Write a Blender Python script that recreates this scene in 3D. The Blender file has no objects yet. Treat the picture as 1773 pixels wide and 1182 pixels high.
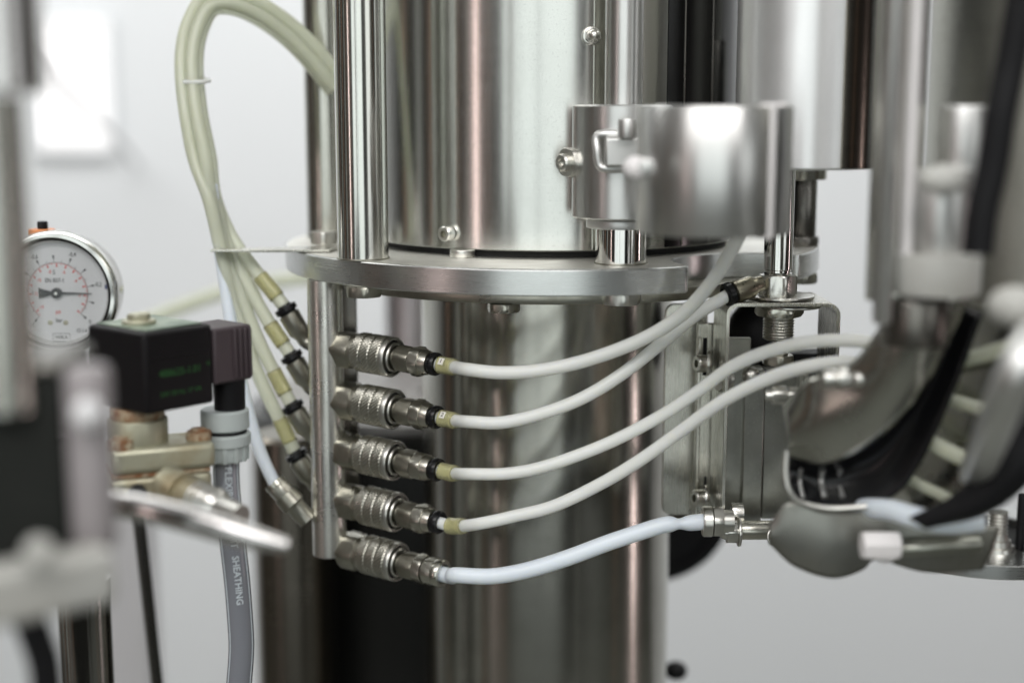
import bpy, math, random
from mathutils import Vector, Matrix
random.seed(4)
R = math.radians
SC = bpy.context.scene
COL = SC.collection
MM = 0.001

# ------------------------------------------------------------ camera
PITCH = math.atan(401.0 / 2462.0)
FPX = 2462.0
cd = bpy.data.cameras.new('camera')
cam = bpy.data.objects.new('camera', cd)
COL.objects.link(cam)
cam.location = (0, 0, 0)
cam.rotation_euler = (R(90) - PITCH, 0, 0)
cd.sensor_width = 36.0
cd.lens = 50.0
cd.clip_start = 0.01
cd.clip_end = 50
cd.dof.use_dof = True
cd.dof.focus_distance = 0.558
cd.dof.aperture_fstop = 3.4
SC.camera = cam

# ------------------------------------------------------------ world, view
w = bpy.data.worlds.new('World')
SC.world = w
w.use_nodes = True
w.node_tree.nodes['Background'].inputs[0].default_value = (0.9, 0.95, 1, 1)
w.node_tree.nodes['Background'].inputs[1].default_value = 0.25
SC.view_settings.view_transform = 'Standard'
SC.view_settings.look = 'None'
SC.view_settings.exposure = 0.0
SC.view_settings.gamma = 1.0
SC.cycles.use_denoising = True
SC.cycles.max_bounces = 10
SC.cycles.glossy_bounces = 6
SC.cycles.transmission_bounces = 6
SC.cycles.transparent_max_bounces = 12
SC.cycles.sample_clamp_indirect = 4.0


# ------------------------------------------------------------ lamps of the room, and added fill
def area(name, loc, aim, sx, sy, radiance, col=(1, 1, 1)):
    ld = bpy.data.lights.new(name, 'AREA')
    ld.shape = 'RECTANGLE'
    ld.size = sx * MM
    ld.size_y = sy * MM
    ld.energy = radiance * (sx * MM) * (sy * MM) * math.pi
    ld.color = col
    o = bpy.data.objects.new(name, ld)
    COL.objects.link(o)
    o.location = Vector(loc) * MM
    d = (Vector(aim) - Vector(loc)).normalized()
    o.rotation_euler = d.to_track_quat('-Z', 'Y').to_euler()
    return o


# windows behind the photographer, and two unseen fill panels added overhead
area('window_light_main', (-560, -2480, 130), (-560, 0, 130), 2500, 1800, 1.4, (0.93, 1.0, 0.99))
area('window_light_side', (2800, -2480, 250), (2800, 0, 250), 1900, 1500, 1.4, (0.97, 1.0, 0.99))
area('tube_light_left', (-3300, -2430, -200), (0, 600, -200), 130, 1900, 6.0, (1.0, 0.78, 0.74))
area('tube_light_right', (3900, 320, -900), (0, 600, -900), 130, 1250, 10.0, (1.0, 0.80, 0.80))
area('wall_fill_light', (-300, 1250, 1250), (-300, 2300, -700), 3600, 900, 4.1, (0.99, 1.0, 0.985))  # added panel that brightens the back wall
area('front_fill_light', (-200, -900, 1500), (0, 500, -100), 3000, 1500, 4.9, (1.0, 0.98, 0.97))  # added fill for the front of the machine and the dial


# ------------------------------------------------------------ pixel ray helper: a place in the room from a sight line and its distance
def S(py):
    v = (591 - py) / FPX
    return (-math.sin(PITCH) + math.cos(PITCH) * v) / (math.cos(PITCH) + math.sin(PITCH) * v)


def W(px, py, Y):
    u = (px - 886.5) / FPX
    v = (591 - py) / FPX
    den = math.cos(PITCH) + math.sin(PITCH) * v
    return Vector((u / den * Y, Y, S(py) * Y))


# ------------------------------------------------------------ materials
MATS = {}


def newmat(name):
    m = bpy.data.materials.new(name)
    m.use_nodes = True
    nt = m.node_tree
    return m, nt, nt.nodes['Principled BSDF']


def N(nt, typ, **kw):
    n = nt.nodes.new(typ)
    for k, v in kw.items():
        setattr(n, k, v)
    return n


def mix_rgb(nt, fac, a, b):
    mx = N(nt, 'ShaderNodeMix', data_type='RGBA')
    if isinstance(fac, float):
        mx.inputs[0].default_value = fac
    else:
        nt.links.new(fac, mx.inputs[0])
    for i, c in ((6, a), (7, b)):
        if isinstance(c, tuple):
            mx.inputs[i].default_value = (*c, 1)
        else:
            nt.links.new(c, mx.inputs[i])
    return mx.outputs[2]


def coords(nt, scale, rot=(0, 0, 0), src='Object'):
    tc = N(nt, 'ShaderNodeTexCoord')
    mp = N(nt, 'ShaderNodeMapping')
    mp.inputs['Scale'].default_value = scale
    mp.inputs['Rotation'].default_value = rot
    nt.links.new(tc.outputs[src], mp.inputs[0])
    return mp.outputs[0]


def noise(nt, vec, scale, detail=3, rough=0.6):
    n = N(nt, 'ShaderNodeTexNoise')
    n.inputs['Scale'].default_value = scale
    n.inputs['Detail'].default_value = detail
    n.inputs['Roughness'].default_value = rough
    nt.links.new(vec, n.inputs['Vector'])
    return n.outputs['Fac']


def ramp(nt, fac, lo, hi, a=0.0, b=1.0):
    r = N(nt, 'ShaderNodeMapRange')
    nt.links.new(fac, r.inputs[0])
    r.inputs[1].default_value = lo
    r.inputs[2].default_value = hi
    r.inputs[3].default_value = a
    r.inputs[4].default_value = b
    return r.outputs[0]


def bump(nt, h, bs, strength, dist=0.0002):
    b = N(nt, 'ShaderNodeBump')
    b.inputs['Strength'].default_value = strength
    b.inputs['Distance'].default_value = dist
    nt.links.new(h, b.inputs['Height'])
    nt.links.new(b.outputs[0], bs.inputs['Normal'])


def steel(name, base=(0.60, 0.60, 0.565), rough=0.2, brush=None, aniso=0.0, bstr=0.1, dirt=0.15, speck=0.0,
          dcol=(0.16, 0.15, 0.11), drough=0.25, spcol=(0.75, 0.75, 0.72)):
    """brush: scale of the brushing noise in 1/m for x, y, z"""
    m, nt, bs = newmat(name)
    bs.inputs['Metallic'].default_value = 1.0
    v0 = coords(nt, (1, 1, 1))
    blot = noise(nt, v0, 45, 4, 0.6)
    fac = ramp(nt, blot, 0.45, 0.75, 0, dirt)
    c = mix_rgb(nt, fac, base, dcol)
    fine = noise(nt, v0, 2500, 2)
    c = mix_rgb(nt, ramp(nt, fine, 0.3, 0.7, 0, 0.10), c, tuple(x * 0.6 for x in base))
    if speck:
        sp = noise(nt, coords(nt, (1, 1, 0.8)), 1300, 1, 0.4)
        mk = ramp(nt, sp, 0.655, 0.70, 0, speck)
        c = mix_rgb(nt, mk, c, spcol)
        nt.links.new(ramp(nt, mk, 0, 1, 1, 0.1), bs.inputs['Metallic'])
    nt.links.new(c, bs.inputs['Base Color'])
    if brush:
        br = noise(nt, coords(nt, brush), 1.0, 3, 0.7)
        rr = ramp(nt, br, 0.3, 0.7, rough * 0.93, rough * 1.08)
        sm = noise(nt, coords(nt, (1, 1, 0.35)), 38, 5, 0.65)
        ad = N(nt, 'ShaderNodeMath', operation='ADD')
        nt.links.new(rr, ad.inputs[0])
        nt.links.new(ramp(nt, sm, 0.5, 0.75, 0.0, 0.045), ad.inputs[1])
        rr = ad.outputs[0]
        bump(nt, br, bs, bstr, 0.00005)
    else:
        br = noise(nt, v0, 700, 3, 0.7)
        rr = ramp(nt, blot, 0.35, 0.7, rough * 0.85, rough + drough * dirt)
        bump(nt, br, bs, bstr, 0.00005)
    nt.links.new(rr, bs.inputs['Roughness'])
    if aniso:
        bs.inputs['Anisotropic'].default_value = aniso
        bs.inputs['Anisotropic Rotation'].default_value = 0.25
        t = N(nt, 'ShaderNodeTangent', direction_type='RADIAL', axis='Z')
        nt.links.new(t.outputs[0], bs.inputs['Tangent'])
    MATS[name] = m
    return m


def plastic(name, base, rough=0.4, sss=0.0, spec=0.5, bstr=0.0, bscale=900, var=0.0, vcol=None, vscale=60, sscol=None, trans=0.0, coat=0.0):
    m, nt, bs = newmat(name)
    bs.inputs['Roughness'].default_value = rough
    bs.inputs['Specular IOR Level'].default_value = spec
    v0 = coords(nt, (1, 1, 1))
    if var:
        f = ramp(nt, noise(nt, v0, vscale, 4), 0.4, 0.7, 0, var)
        nt.links.new(mix_rgb(nt, f, base, vcol or tuple(x * 0.5 for x in base)), bs.inputs['Base Color'])
    else:
        bs.inputs['Base Color'].default_value = (*base, 1)
    if sss:
        bs.inputs['Subsurface Weight'].default_value = sss
        bs.inputs['Subsurface Radius'].default_value = (1.0, 0.95, 0.8)
        bs.inputs['Subsurface Scale'].default_value = 0.004
    if trans:
        bs.inputs['Transmission Weight'].default_value = trans
        bs.inputs['IOR'].default_value = 1.4
    if coat:
        bs.inputs['Coat Weight'].default_value = coat
        bs.inputs['Coat Roughness'].default_value = 0.1
    if bstr:
        bump(nt, noise(nt, v0, bscale, 3), bs, bstr, 0.0001)
    MATS[name] = m
    return m


M_CYL = steel('brushed_steel_round', (0.63, 0.635, 0.605), 0.21, (18, 18, 4500), 0.7, 0.016, 0.08, 0.22)
M_CYL2 = steel('satin_steel_round', (0.56, 0.555, 0.505), 0.21, (14, 14, 3800), 0.6, 0.006, 0.3, 0.0, (0.25, 0.24, 0.2))
M_ROD = steel('brushed_rod_steel', (0.66, 0.66, 0.62), 0.18, (20, 20, 5000), 0.65, 0.008, 0.08)
M_POL = steel('polished_steel', (0.66, 0.655, 0.63), 0.09, None, 0, 0.02, 0.10)
M_PLATE = steel('turned_plate_steel', (0.66, 0.67, 0.66), 0.28, (40, 40, 5000), 0, 0.01, 0.12)
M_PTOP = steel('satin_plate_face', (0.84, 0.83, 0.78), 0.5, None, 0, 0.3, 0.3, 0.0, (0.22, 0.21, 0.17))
M_FLAT = steel('rolled_sheet_steel', (0.64, 0.63, 0.57), 0.27, (1400, 1400, 30), 0, 0.12, 0.55, 0.1, (0.14, 0.135, 0.11))
M_FLAT2 = steel('dull_sheet_steel', (0.44, 0.44, 0.40), 0.33, (900, 900, 40), 0, 0.12, 0.5, 0.15, (0.13, 0.13, 0.12))
M_CLAMPR = steel('matt_round_aluminium', (0.64, 0.64, 0.625), 0.33, (30, 30, 3000), 0.5, 0.005, 0.10)
M_SILV = steel('pale_silver_shell', (0.86, 0.87, 0.87), 0.38, (25, 25, 3500), 0.7, 0.005, 0.05)
M_SILV.node_tree.nodes['Principled BSDF'].inputs['Metallic'].default_value = 0.75
M_BARP = steel('pale_glare_satin', (0.90, 0.87, 0.865), 0.42, (30, 30, 3000), 0.5, 0.0, 0.05)  # pale pinkish colour stands in for direct lamp reflections
M_BARP.node_tree.nodes['Principled BSDF'].inputs['Metallic'].default_value = 0.05
M_CLAMP = steel('matt_clamp_aluminium', (0.74, 0.74, 0.725), 0.42, (1600, 1600, 60), 0, 0.04, 0.12)
M_NICK = steel('nickel_brass', (0.56, 0.55, 0.49), 0.27, None, 0, 0.10, 0.4, 0.0, (0.20, 0.17, 0.11))
M_NICKD = steel('dull_nickel', (0.47, 0.46, 0.40), 0.29, None, 0, 0.2, 0.6, 0.0, (0.10, 0.085, 0.05))
M_SPECK = steel('speckled_nickel', (0.45, 0.42, 0.32), 0.3, None, 0, 0.15, 0.5, 0.9, (0.10, 0.085, 0.05), spcol=(0.02, 0.02, 0.015))
M_BOLT = steel('bolt_steel', (0.70, 0.69, 0.65), 0.30, None, 0, 0.15, 0.3)
M_DARKST = steel('dark_vessel_steel', (0.20, 0.19, 0.175), 0.3, None, 0, 0.02, 0.2)
M_GUARD = steel('blasted_guard_steel', (0.36, 0.365, 0.32), 0.34, None, 0, 0.2, 0.4, 0.0, (0.16, 0.16, 0.13))
M_PINK = steel('blurred_bar_steel', (0.74, 0.72, 0.71), 0.16, (25, 25, 900), 0.4, 0.03, 0.05)
M_TAN = steel('oxidised_valve_metal', (0.50, 0.49, 0.37), 0.4, None, 0, 0.5, 0.9, 0.0, (0.30, 0.20, 0.08))
M_TAN.node_tree.nodes['Principled BSDF'].inputs['Metallic'].default_value = 0.55
M_RUST = plastic('rusted_metal', (0.24, 0.11, 0.045), 0.7, var=1.0, vcol=(0.50, 0.46, 0.33), vscale=330, bstr=0.5)
M_HOSE = plastic('milky_hose', (0.92, 0.95, 0.89), 0.22, sss=0.6, trans=0.08, var=0.25, vcol=(0.84, 0.86, 0.77), vscale=25)
M_HOSEY = plastic('yellowed_milky_hose', (0.82, 0.85, 0.70), 0.22, sss=0.4, trans=0.45, var=0.3, vcol=(0.68, 0.69, 0.54), vscale=25)
M_HOSEB = plastic('bluish_white_hose', (0.80, 0.87, 0.96), 0.28, sss=0.5)
M_SLEEVE = plastic('yellow_clear_sleeve', (0.90, 0.88, 0.58), 0.18, sss=0.0, trans=0.75, var=0.5, vcol=(0.82, 0.78, 0.46), vscale=300)
M_BLACK = plastic('black_plastic', (0.008, 0.008, 0.009), 0.25, spec=0.35)
M_RUBBER = plastic('black_rubber', (0.008, 0.008, 0.009), 0.5, spec=0.2)
M_GAP = plastic('gap_black', (0.006, 0.006, 0.006), 0.8)  # flat black for the shade inside gaps and openings
M_COIL = plastic('black_moulded_coil', (0.008, 0.007, 0.008), 0.42, spec=0.25, bstr=0.15)
M_PLUG = plastic('dark_purple_plug', (0.060, 0.044, 0.050), 0.48, bstr=0.1)
M_GREEN = plastic('green_label', (0.12, 0.18, 0.125), 0.4, var=0.9, vcol=(0.40, 0.46, 0.36), vscale=160)
M_GLAND = plastic('pale_grey_gland', (0.50, 0.55, 0.54), 0.42, bstr=0.05)
M_COND = plastic('grey_blue_conduit', (0.24, 0.25, 0.28), 0.2, spec=0.8, coat=0.5)
M_PRINTW = plastic('pale_print', (0.66, 0.72, 0.76), 0.5)
M_PRINTK = plastic('black_print', (0.02, 0.02, 0.02), 0.5)
M_PRINTR = plastic('red_print', (0.75, 0.10, 0.08), 0.5)
M_PRINTG = plastic('green_print', (0.02, 0.095, 0.022), 0.6)
M_DIAL = plastic('dial_white', (0.80, 0.80, 0.81), 0.5)
M_ORANGE = plastic('orange_plastic', (0.80, 0.28, 0.08), 0.45)
M_WHITEP = plastic('pale_post_paint', (0.62, 0.61, 0.62), 0.45, var=0.3, vcol=(0.5, 0.49, 0.5), vscale=8)
M_LIGHTM = plastic('pale_grey_casting', (0.50, 0.50, 0.47), 0.4, var=0.4, vcol=(0.4, 0.38, 0.33), vscale=40)
M_PAPER = plastic('white_label', (0.78, 0.76, 0.70), 0.5)
M_WALL = plastic('painted_wall', (0.74, 0.755, 0.77), 0.6, var=0.15, vcol=(0.66, 0.67, 0.69), vscale=1.2)
M_TANW = plastic('tan_reflection_strip', (0.50, 0.32, 0.23), 0.6)  # tan and grey for the unseen strips added for reflections
M_MIDW = plastic('grey_reflection_strip', (0.42, 0.43, 0.41), 0.6)
M_CEIL = plastic('white_ceiling', (0.75, 0.75, 0.75), 0.8)
M_FLOOR = plastic('grey_green_floor', (0.17, 0.175, 0.155), 0.5, var=0.4, vcol=(0.12, 0.125, 0.11), vscale=2)
M_DWALL = plastic('dark_wall', (0.018, 0.018, 0.016), 0.6, spec=0.2, var=0.6, vcol=(0.05, 0.048, 0.042), vscale=1.5)


def emis(name, col, s):
    m = bpy.data.materials.new(name)
    m.use_nodes = True
    nt = m.node_tree
    nt.nodes.clear()
    e = nt.nodes.new('ShaderNodeEmission')
    e.inputs[0].default_value = (*col, 1)
    e.inputs[1].default_value = s
    o = nt.nodes.new('ShaderNodeOutputMaterial')
    nt.links.new(e.outputs[0], o.inputs[0])
    return m


M_PANE = emis('daylit_pane', (1.0, 0.99, 0.985), 1.35)


def clearglass():
    m = bpy.data.materials.new('thin_clear_glass')
    m.use_nodes = True
    nt = m.node_tree
    nt.nodes.clear()
    t = nt.nodes.new('ShaderNodeBsdfTransparent')
    g = nt.nodes.new('ShaderNodeBsdfGlossy')
    g.inputs['Roughness'].default_value = 0.03
    f = nt.nodes.new('ShaderNodeFresnel')
    f.inputs[0].default_value = 1.45
    x = nt.nodes.new('ShaderNodeMixShader')
    o = nt.nodes.new('ShaderNodeOutputMaterial')
    nt.links.new(f.outputs[0], x.inputs[0])
    nt.links.new(t.outputs[0], x.inputs[1])
    nt.links.new(g.outputs[0], x.inputs[2])
    nt.links.new(x.outputs[0], o.inputs[0])
    return m


M_GLASS = clearglass()


# ------------------------------------------------------------ geometry builder
def frame(a, up=None):
    a = Vector(a).normalized()
    t = Vector(up) if up is not None else (Vector((0, 0, 1)) if abs(a.z) < 0.9 else Vector((0, -1, 0)))
    u = (t - a * t.dot(a)).normalized()
    v = a.cross(u)
    return a, u, v


class G:
    def __init__(s):
        s.v = []
        s.f = []

    def add(s, vs, fs):
        b = len(s.v)
        s.v += [Vector(p) for p in vs]
        s.f += [tuple(i + b for i in f) for f in fs]
        return s

    def lathe(s, o, a, prof, n=48, rot=0.0, cap0=True, cap1=True, up=None, closed=False):
        """prof: (distance along the axis, radius)"""
        o = Vector(o)
        a, u, v = frame(a, up)
        vs, fs = [], []
        for (h, r) in prof:
            for k in range(n):
                t = 2 * math.pi * k / n + rot
                vs.append(o + a * h + (u * math.cos(t) + v * math.sin(t)) * r)
        m = len(prof)
        rng = m if closed else m - 1
        for j in range(rng):
            j2 = (j + 1) % m
            for k in range(n):
                k2 = (k + 1) % n
                fs.append((j * n + k, j * n + k2, j2 * n + k2, j2 * n + k))
        if not closed:
            if cap0:
                fs.append(tuple(range(n - 1, -1, -1)))
            if cap1:
                fs.append(tuple((m - 1) * n + k for k in range(n)))
        return s.add(vs, fs)

    def cyl(s, o, a, h, r, n=48, b=0.4, **kw):
        b = min(b, h * 0.4, r * 0.4)
        return s.lathe(o, a, [(0, r - b), (b * 0.3, r - b * 0.3), (b, r), (h - b, r), (h - b * 0.3, r - b * 0.3), (h, r - b)], n, **kw)

    def hexa(s, o, a, h, r, rot=0.0, up=None, c=0.12):
        # hexagon with the chamfered corners a nut has: a 24-gon whose rims are turned down
        o = Vector(o)
        a, u, v = frame(a, up)
        n = 24
        vs, fs = [], []

        def rad(t):
            q = (t % (math.pi / 3)) - math.pi / 6
            return r * math.cos(math.pi / 6) / math.cos(q)
        for (hh, lim) in ((0, r * 0.90), (r * c, None), (h - r * c, None), (h, r * 0.90)):
            for k in range(n):
                t = 2 * math.pi * k / n
                rr = rad(t)
                if lim is not None:
                    rr = min(rr, lim)
                vs.append(o + a * hh + (u * math.cos(t + rot) + v * math.sin(t + rot)) * rr)
        for j in range(3):
            for k in range(n):
                k2 = (k + 1) % n
                fs.append((j * n + k, j * n + k2, (j + 1) * n + k2, (j + 1) * n + k))
        fs.append(tuple(range(n - 1, -1, -1)))
        fs.append(tuple(3 * n + k for k in range(n)))
        return s.add(vs, fs)

    def ball(s, o, r, n=24, squash=1.0, a=(0, 0, 1)):
        m = 12
        prof = [(-math.cos(math.pi * i / m) * r * squash, max(math.sin(math.pi * i / m) * r, r * 0.01)) for i in range(m + 1)]
        return s.lathe(o, a, prof, n)

    def box(s, c, size, ax=(1, 0, 0), up=(0, 0, 1)):
        c = Vector(c)
        x = Vector(ax).normalized()
        z = Vector(up).normalized()
        y = z.cross(x).normalized()
        hx, hy, hz = [q / 2 for q in size]
        vs = [c + x * (sx * hx) + y * (sy * hy) + z * (sz * hz) for sx in (-1, 1) for sy in (-1, 1) for sz in (-1, 1)]
        fs = [(0, 1, 3, 2), (4, 6, 7, 5), (0, 4, 5, 1), (2, 3, 7, 6), (0, 2, 6, 4), (1, 5, 7, 3)]
        return s.add(vs, fs)

    def prism(s, pts, ext):
        pts = [Vector(p) for p in pts]
        ext = Vector(ext)
        n = len(pts)
        vs = pts + [p + ext for p in pts]
        fs = [tuple(range(n)), tuple(range(2 * n - 1, n - 1, -1))]
        for k in range(n):
            fs.append((k, k + n, (k + 1) % n + n, (k + 1) % n))
        return s.add(vs, fs)

    def tube(s, pts, r, n=20, caps=True, sub=8, rf=None):
        P = spline(pts, sub)
        m = len(P)
        t0 = (P[1] - P[0]).normalized()
        _, u, v = frame(t0)
        vs, fs = [], []
        for i, p in enumerate(P):
            t = (P[min(i + 1, m - 1)] - P[max(i - 1, 0)]).normalized()
            u = (u - t * u.dot(t)).normalized()
            v = t.cross(u)
            q = i / (m - 1)
            rr = rf(q) if rf else (r, r)
            if not isinstance(rr, tuple):
                rr = (rr, rr)
            for k in range(n):
                an = 2 * math.pi * k / n
                vs.append(p + u * math.cos(an) * rr[0] + v * math.sin(an) * rr[1])
        for i in range(m - 1):
            for k in range(n):
                k2 = (k + 1) % n
                fs.append((i * n + k, i * n + k2, (i + 1) * n + k2, (i + 1) * n + k))
        if caps:
            fs.append(tuple(range(n - 1, -1, -1)))
            fs.append(tuple((m - 1) * n + k for k in range(n)))
        return s.add(vs, fs)

    def out(s, name, mat, parent=None, label=None, cat=None, group=None, kind=None, bevel=0.0, seg=2, origin=None, smooth=38, org_abs=None):
        if parent is not None:
            base = Vector(parent['_org'])
        else:
            if origin is None:
                lo = Vector((min(p[i] for p in s.v) for i in range(3)))
                hi = Vector((max(p[i] for p in s.v) for i in range(3)))
                origin = Vector(((lo.x + hi.x) / 2, (lo.y + hi.y) / 2, lo.z))
            base = Vector(origin)
        me = bpy.data.meshes.new(name)
        me.from_pydata([(p - base) * MM for p in s.v], [], s.f)
        me.update()
        import bmesh
        bm = bmesh.new()
        bm.from_mesh(me)
        bmesh.ops.recalc_face_normals(bm, faces=bm.faces)
        bm.to_mesh(me)
        bm.free()
        me.materials.append(mat)
        for p in me.polygons:
            p.use_smooth = True
        me.set_sharp_from_angle(angle=R(smooth))
        o = bpy.data.objects.new(name, me)
        COL.objects.link(o)
        if parent is not None:
            o.parent = parent
        else:
            o.location = base * MM
        o['_org'] = list(base)
        if bevel:
            b = o.modifiers.new('bevel', 'BEVEL')
            b.width = bevel * MM
            b.segments = seg
            b.limit_method = 'ANGLE'
            b.angle_limit = R(40)
            b.harden_normals = False
        tag(o, label, cat, group, kind)
        return o


def spline(pts, sub=8):
    pts = [Vector(p) for p in pts]
    if len(pts) < 3:
        return pts
    P = [pts[0] * 2 - pts[1]] + pts + [pts[-1] * 2 - pts[-2]]
    out = []
    for i in range(1, len(P) - 2):
        a, b, c, d = P[i - 1], P[i], P[i + 1], P[i + 2]
        for k in range(sub):
            t = k / sub
            out.append(0.5 * ((2 * b) + (c - a) * t + (2 * a - 5 * b + 4 * c - d) * t * t + (3 * b - a - 3 * c + d) * t ** 3))
    out.append(P[-2])
    return out


def tag(o, label=None, cat=None, group=None, kind=None):
    if label:
        o['label'] = label
    if cat:
        o['category'] = cat
    if group:
        o['group'] = group
    if kind:
        o['kind'] = kind
    return o


def thing(name, label, cat, loc, group=None):
    o = bpy.data.objects.new(name, None)
    o.empty_display_size = 0.005
    COL.objects.link(o)
    o.location = Vector(loc) * MM
    o['_org'] = list(loc)
    return tag(o, label, cat, group)


def text(body, size, loc, right, up, mat, parent, name='lettering', align='CENTER', xs=1.0):
    c = bpy.data.curves.new(name, 'FONT')
    c.body = body
    c.size = size * MM
    c.align_x = align
    c.align_y = 'CENTER'
    c.resolution_u = 3
    c.offset = size * MM * 0.012
    c.fill_mode = 'FRONT'
    c.materials.append(mat)
    tmp = bpy.data.objects.new(name, c)
    COL.objects.link(tmp)
    dg = bpy.context.evaluated_depsgraph_get()
    me = bpy.data.meshes.new_from_object(tmp.evaluated_get(dg))
    bpy.data.objects.remove(tmp)
    me.name = name
    o = bpy.data.objects.new(name, me)
    COL.objects.link(o)
    x = Vector(right).normalized()
    z = x.cross(Vector(up)).normalized()
    y = z.cross(x)
    loc = (Vector(loc) - Vector(parent['_org'])) * MM
    o.matrix_local = Matrix(((x.x * xs, y.x, z.x, loc.x), (x.y * xs, y.y, z.y, loc.y), (x.z * xs, y.z, z.z, loc.z), (0, 0, 0, 1)))
    o.parent = parent
    return o


def copy_tree(o, parent=None):
    c = o.copy()
    COL.objects.link(c)
    c.parent = parent
    for ch in list(o.children):
        copy_tree(ch, c)
    return c


# ------------------------------------------------------------ the room
def struct(name, mat, c, size):
    return G().box(c, size).out(name, mat, kind='structure', label=None)


struct('back_wall', M_WALL, (0, 2260, 0), (9000, 100, 3200))
struct('rear_wall', M_DWALL, (0, -2560, 0), (9000, 100, 3200))
struct('left_wall', M_DWALL, (-4550, -150, 0), (100, 4700, 3200))
struct('right_wall', M_DWALL, (4550, -150, 0), (100, 4700, 3200))
struct('floor', M_FLOOR, (0, -150, -1650), (9200, 5000, 100))
struct('ceiling', M_CEIL, (0, -150, 1650), (9200, 5000, 100))

for az, rr_, wd, c_ in ((-39, 2950, 60, 0), (-52, 2900, 110, 1), (-59, 2850, 70, 0), (-66, 2800, 260, 1), (-78, 2800, 120, 0), (-88, 2800, 200, 1), (-101, 2800, 90, 0),
                        (19, 2950, 60, 2), (26.5, 2950, 90, 1), (64, 2900, 60, 0), (-9, 2950, 46, 2), (-20, 2950, 22, 2)):
    cx_, cy_ = 17 + rr_ * math.sin(R(az)), 650 - rr_ * math.cos(R(az))
    cy_ = max(cy_, -2420)
    G().box((cx_, cy_, 0), (wd, 60, 3180), (math.cos(R(az)), math.sin(R(az)), 0)).out('reflection_strip', (M_TANW, M_MIDW, M_DWALL)[c_], kind='structure')  # unseen strips added to put bands into the steel's reflections

# the blown-out window in the back wall
wt = thing('window', 'small blown-out daylit window in the wall, behind the upper left post', 'window', W(120, 260, 2205))
a_, b_ = W(52, 30, 2208), W(190, 30, 2208)
zt, zb = W(120, 32, 2208).z, W(120, 262, 2208).z
G().box(((a_.x + b_.x) / 2, 2206, (zt + zb) / 2), (b_.x - a_.x, 3, zt - zb)).out('pane', M_PANE, wt)
fr = G()
for x in (a_.x, b_.x):
    fr.box((x, 2202, (zt + zb) / 2), (8, 12, zt - zb + 8))
for z in (zt, zb):
    fr.box(((a_.x + b_.x) / 2, 2202, z), (b_.x - a_.x - 8, 12, 8))
fr.out('frame', M_WALL, wt)
G().tube([W(20, 60, 1500), W(80, 125, 1500), W(150, 192, 1600), W(200, 240, 1800), W(235, 285, 2205)], 3.4, 10).out(
    'cable', plastic('grey_cable', (0.42, 0.41, 0.42), 0.5), label='thin grey cable sagging across the bright window', cat='cable')

# ------------------------------------------------------------ stuff far behind the column
dr = thing('vessel', 'dark steel round vessel standing behind the lower left of the column', 'vessel', (-48, 800, -500))
G().lathe((-48, 800, -600), (0, 0, 1), [(0, 101), (435, 101), (437, 99), (437, 4)], 96).out('shell', plastic('black_vessel_enamel', (0.012, 0.012, 0.011), 0.22), dr)
G().lathe((-48, 800, -166), (0, 0, 1), [(3.2, 6), (3.2, 94), (7, 94), (7, 6)], 96, closed=True).out('lid', steel('vessel_lid_steel', (0.36, 0.35, 0.34), 0.5, None, 0, 0.2, 0.4), dr)
t_ = thing('drain_pipe', 'brownish steel pipe in front of the dark vessel, lower left behind the manifold', 'pipe', (W(515, 1000, 690).x, 690, -600))
G().lathe((W(515, 1000, 690).x, 690, -600), (0, 0, 1), [(0, 20), (600 + S(770) * 670, 20), (602 + S(770) * 670, 18)], 80).out('shell', steel('brown_pipe_steel', (0.22, 0.20, 0.17), 0.24, (20, 20, 900), 0.6, 0.005, 0.2), t_)
pi = G().lathe((-62, 900, -158), (0, 0, 1), [(0, 19), (120, 19), (140, 17), (150, 17)], 64)
pi.out('pipe', steel('mauve_grey_pipe', (0.50, 0.47, 0.48), 0.42, (20, 20, 400), 0.3, 0.05, 0.2), label='grey round pipe standing on the dark vessel, seen below the left edge of the plate', cat='pipe')
# dark round motor body at the right of the column
mo = thing('motor', 'black round motor body hanging low behind the right edge of the column', 'motor', W(1190, 960, 800))
c_ = W(1150, 880, 760)
G().lathe(c_, (0.25, -1, 0), [(-40, 40), (-4, 43), (0, 41), (1, 34), (-2, 32), (-2, 8)], 64).out('housing', M_RUBBER, mo)
G().lathe(c_ + Vector((0, 0, 0)), (0.25, -1, 0), [(-3, 10), (4, 10), (5, 8)], 32).out('shaft_boss', M_DARKST, mo)
G().ball(W(1170, 1160, 700), 6, squash=0.8).out('knob', M_RUBBER, label='small black knob peeking out at the right foot of the column', cat='knob')
G().tube([W(180, 590, 900), W(262, 552, 900), (W(380, 508, 900)), W(470, 488, 900), W(560, 478, 900)], 4.6, 12).out(
    'hose', M_HOSEY, label='blurred pale hose running behind the bundle towards the plate', cat='hose')

# ------------------------------------------------------------ the plate and the columns
PC = Vector((17.8, 650, 0))
PR = 120.2
PZ = -59.1
NC, NR = Vector((95.5, 560, 0)), 32.0
outl = []
n = 240
start = None
pts = []
for k in range(n):
    t = 2 * math.pi * k / n
    p = PC + Vector((math.cos(t), math.sin(t), 0)) * PR
    pts.append((p, (p - NC).length > NR))
# rotate list so it starts right after the notch
i0 = next(i for i in range(n) if pts[i][1] and not pts[i - 1][1])
pts = pts[i0:] + pts[:i0]
rim = [p for p, ok in pts if ok]
pa, pb = rim[-1], rim[0]


def ang(p):
    return math.atan2(p.y - NC.y, p.x - NC.x)


t0, t1 = ang(pa), ang(pb)
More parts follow.
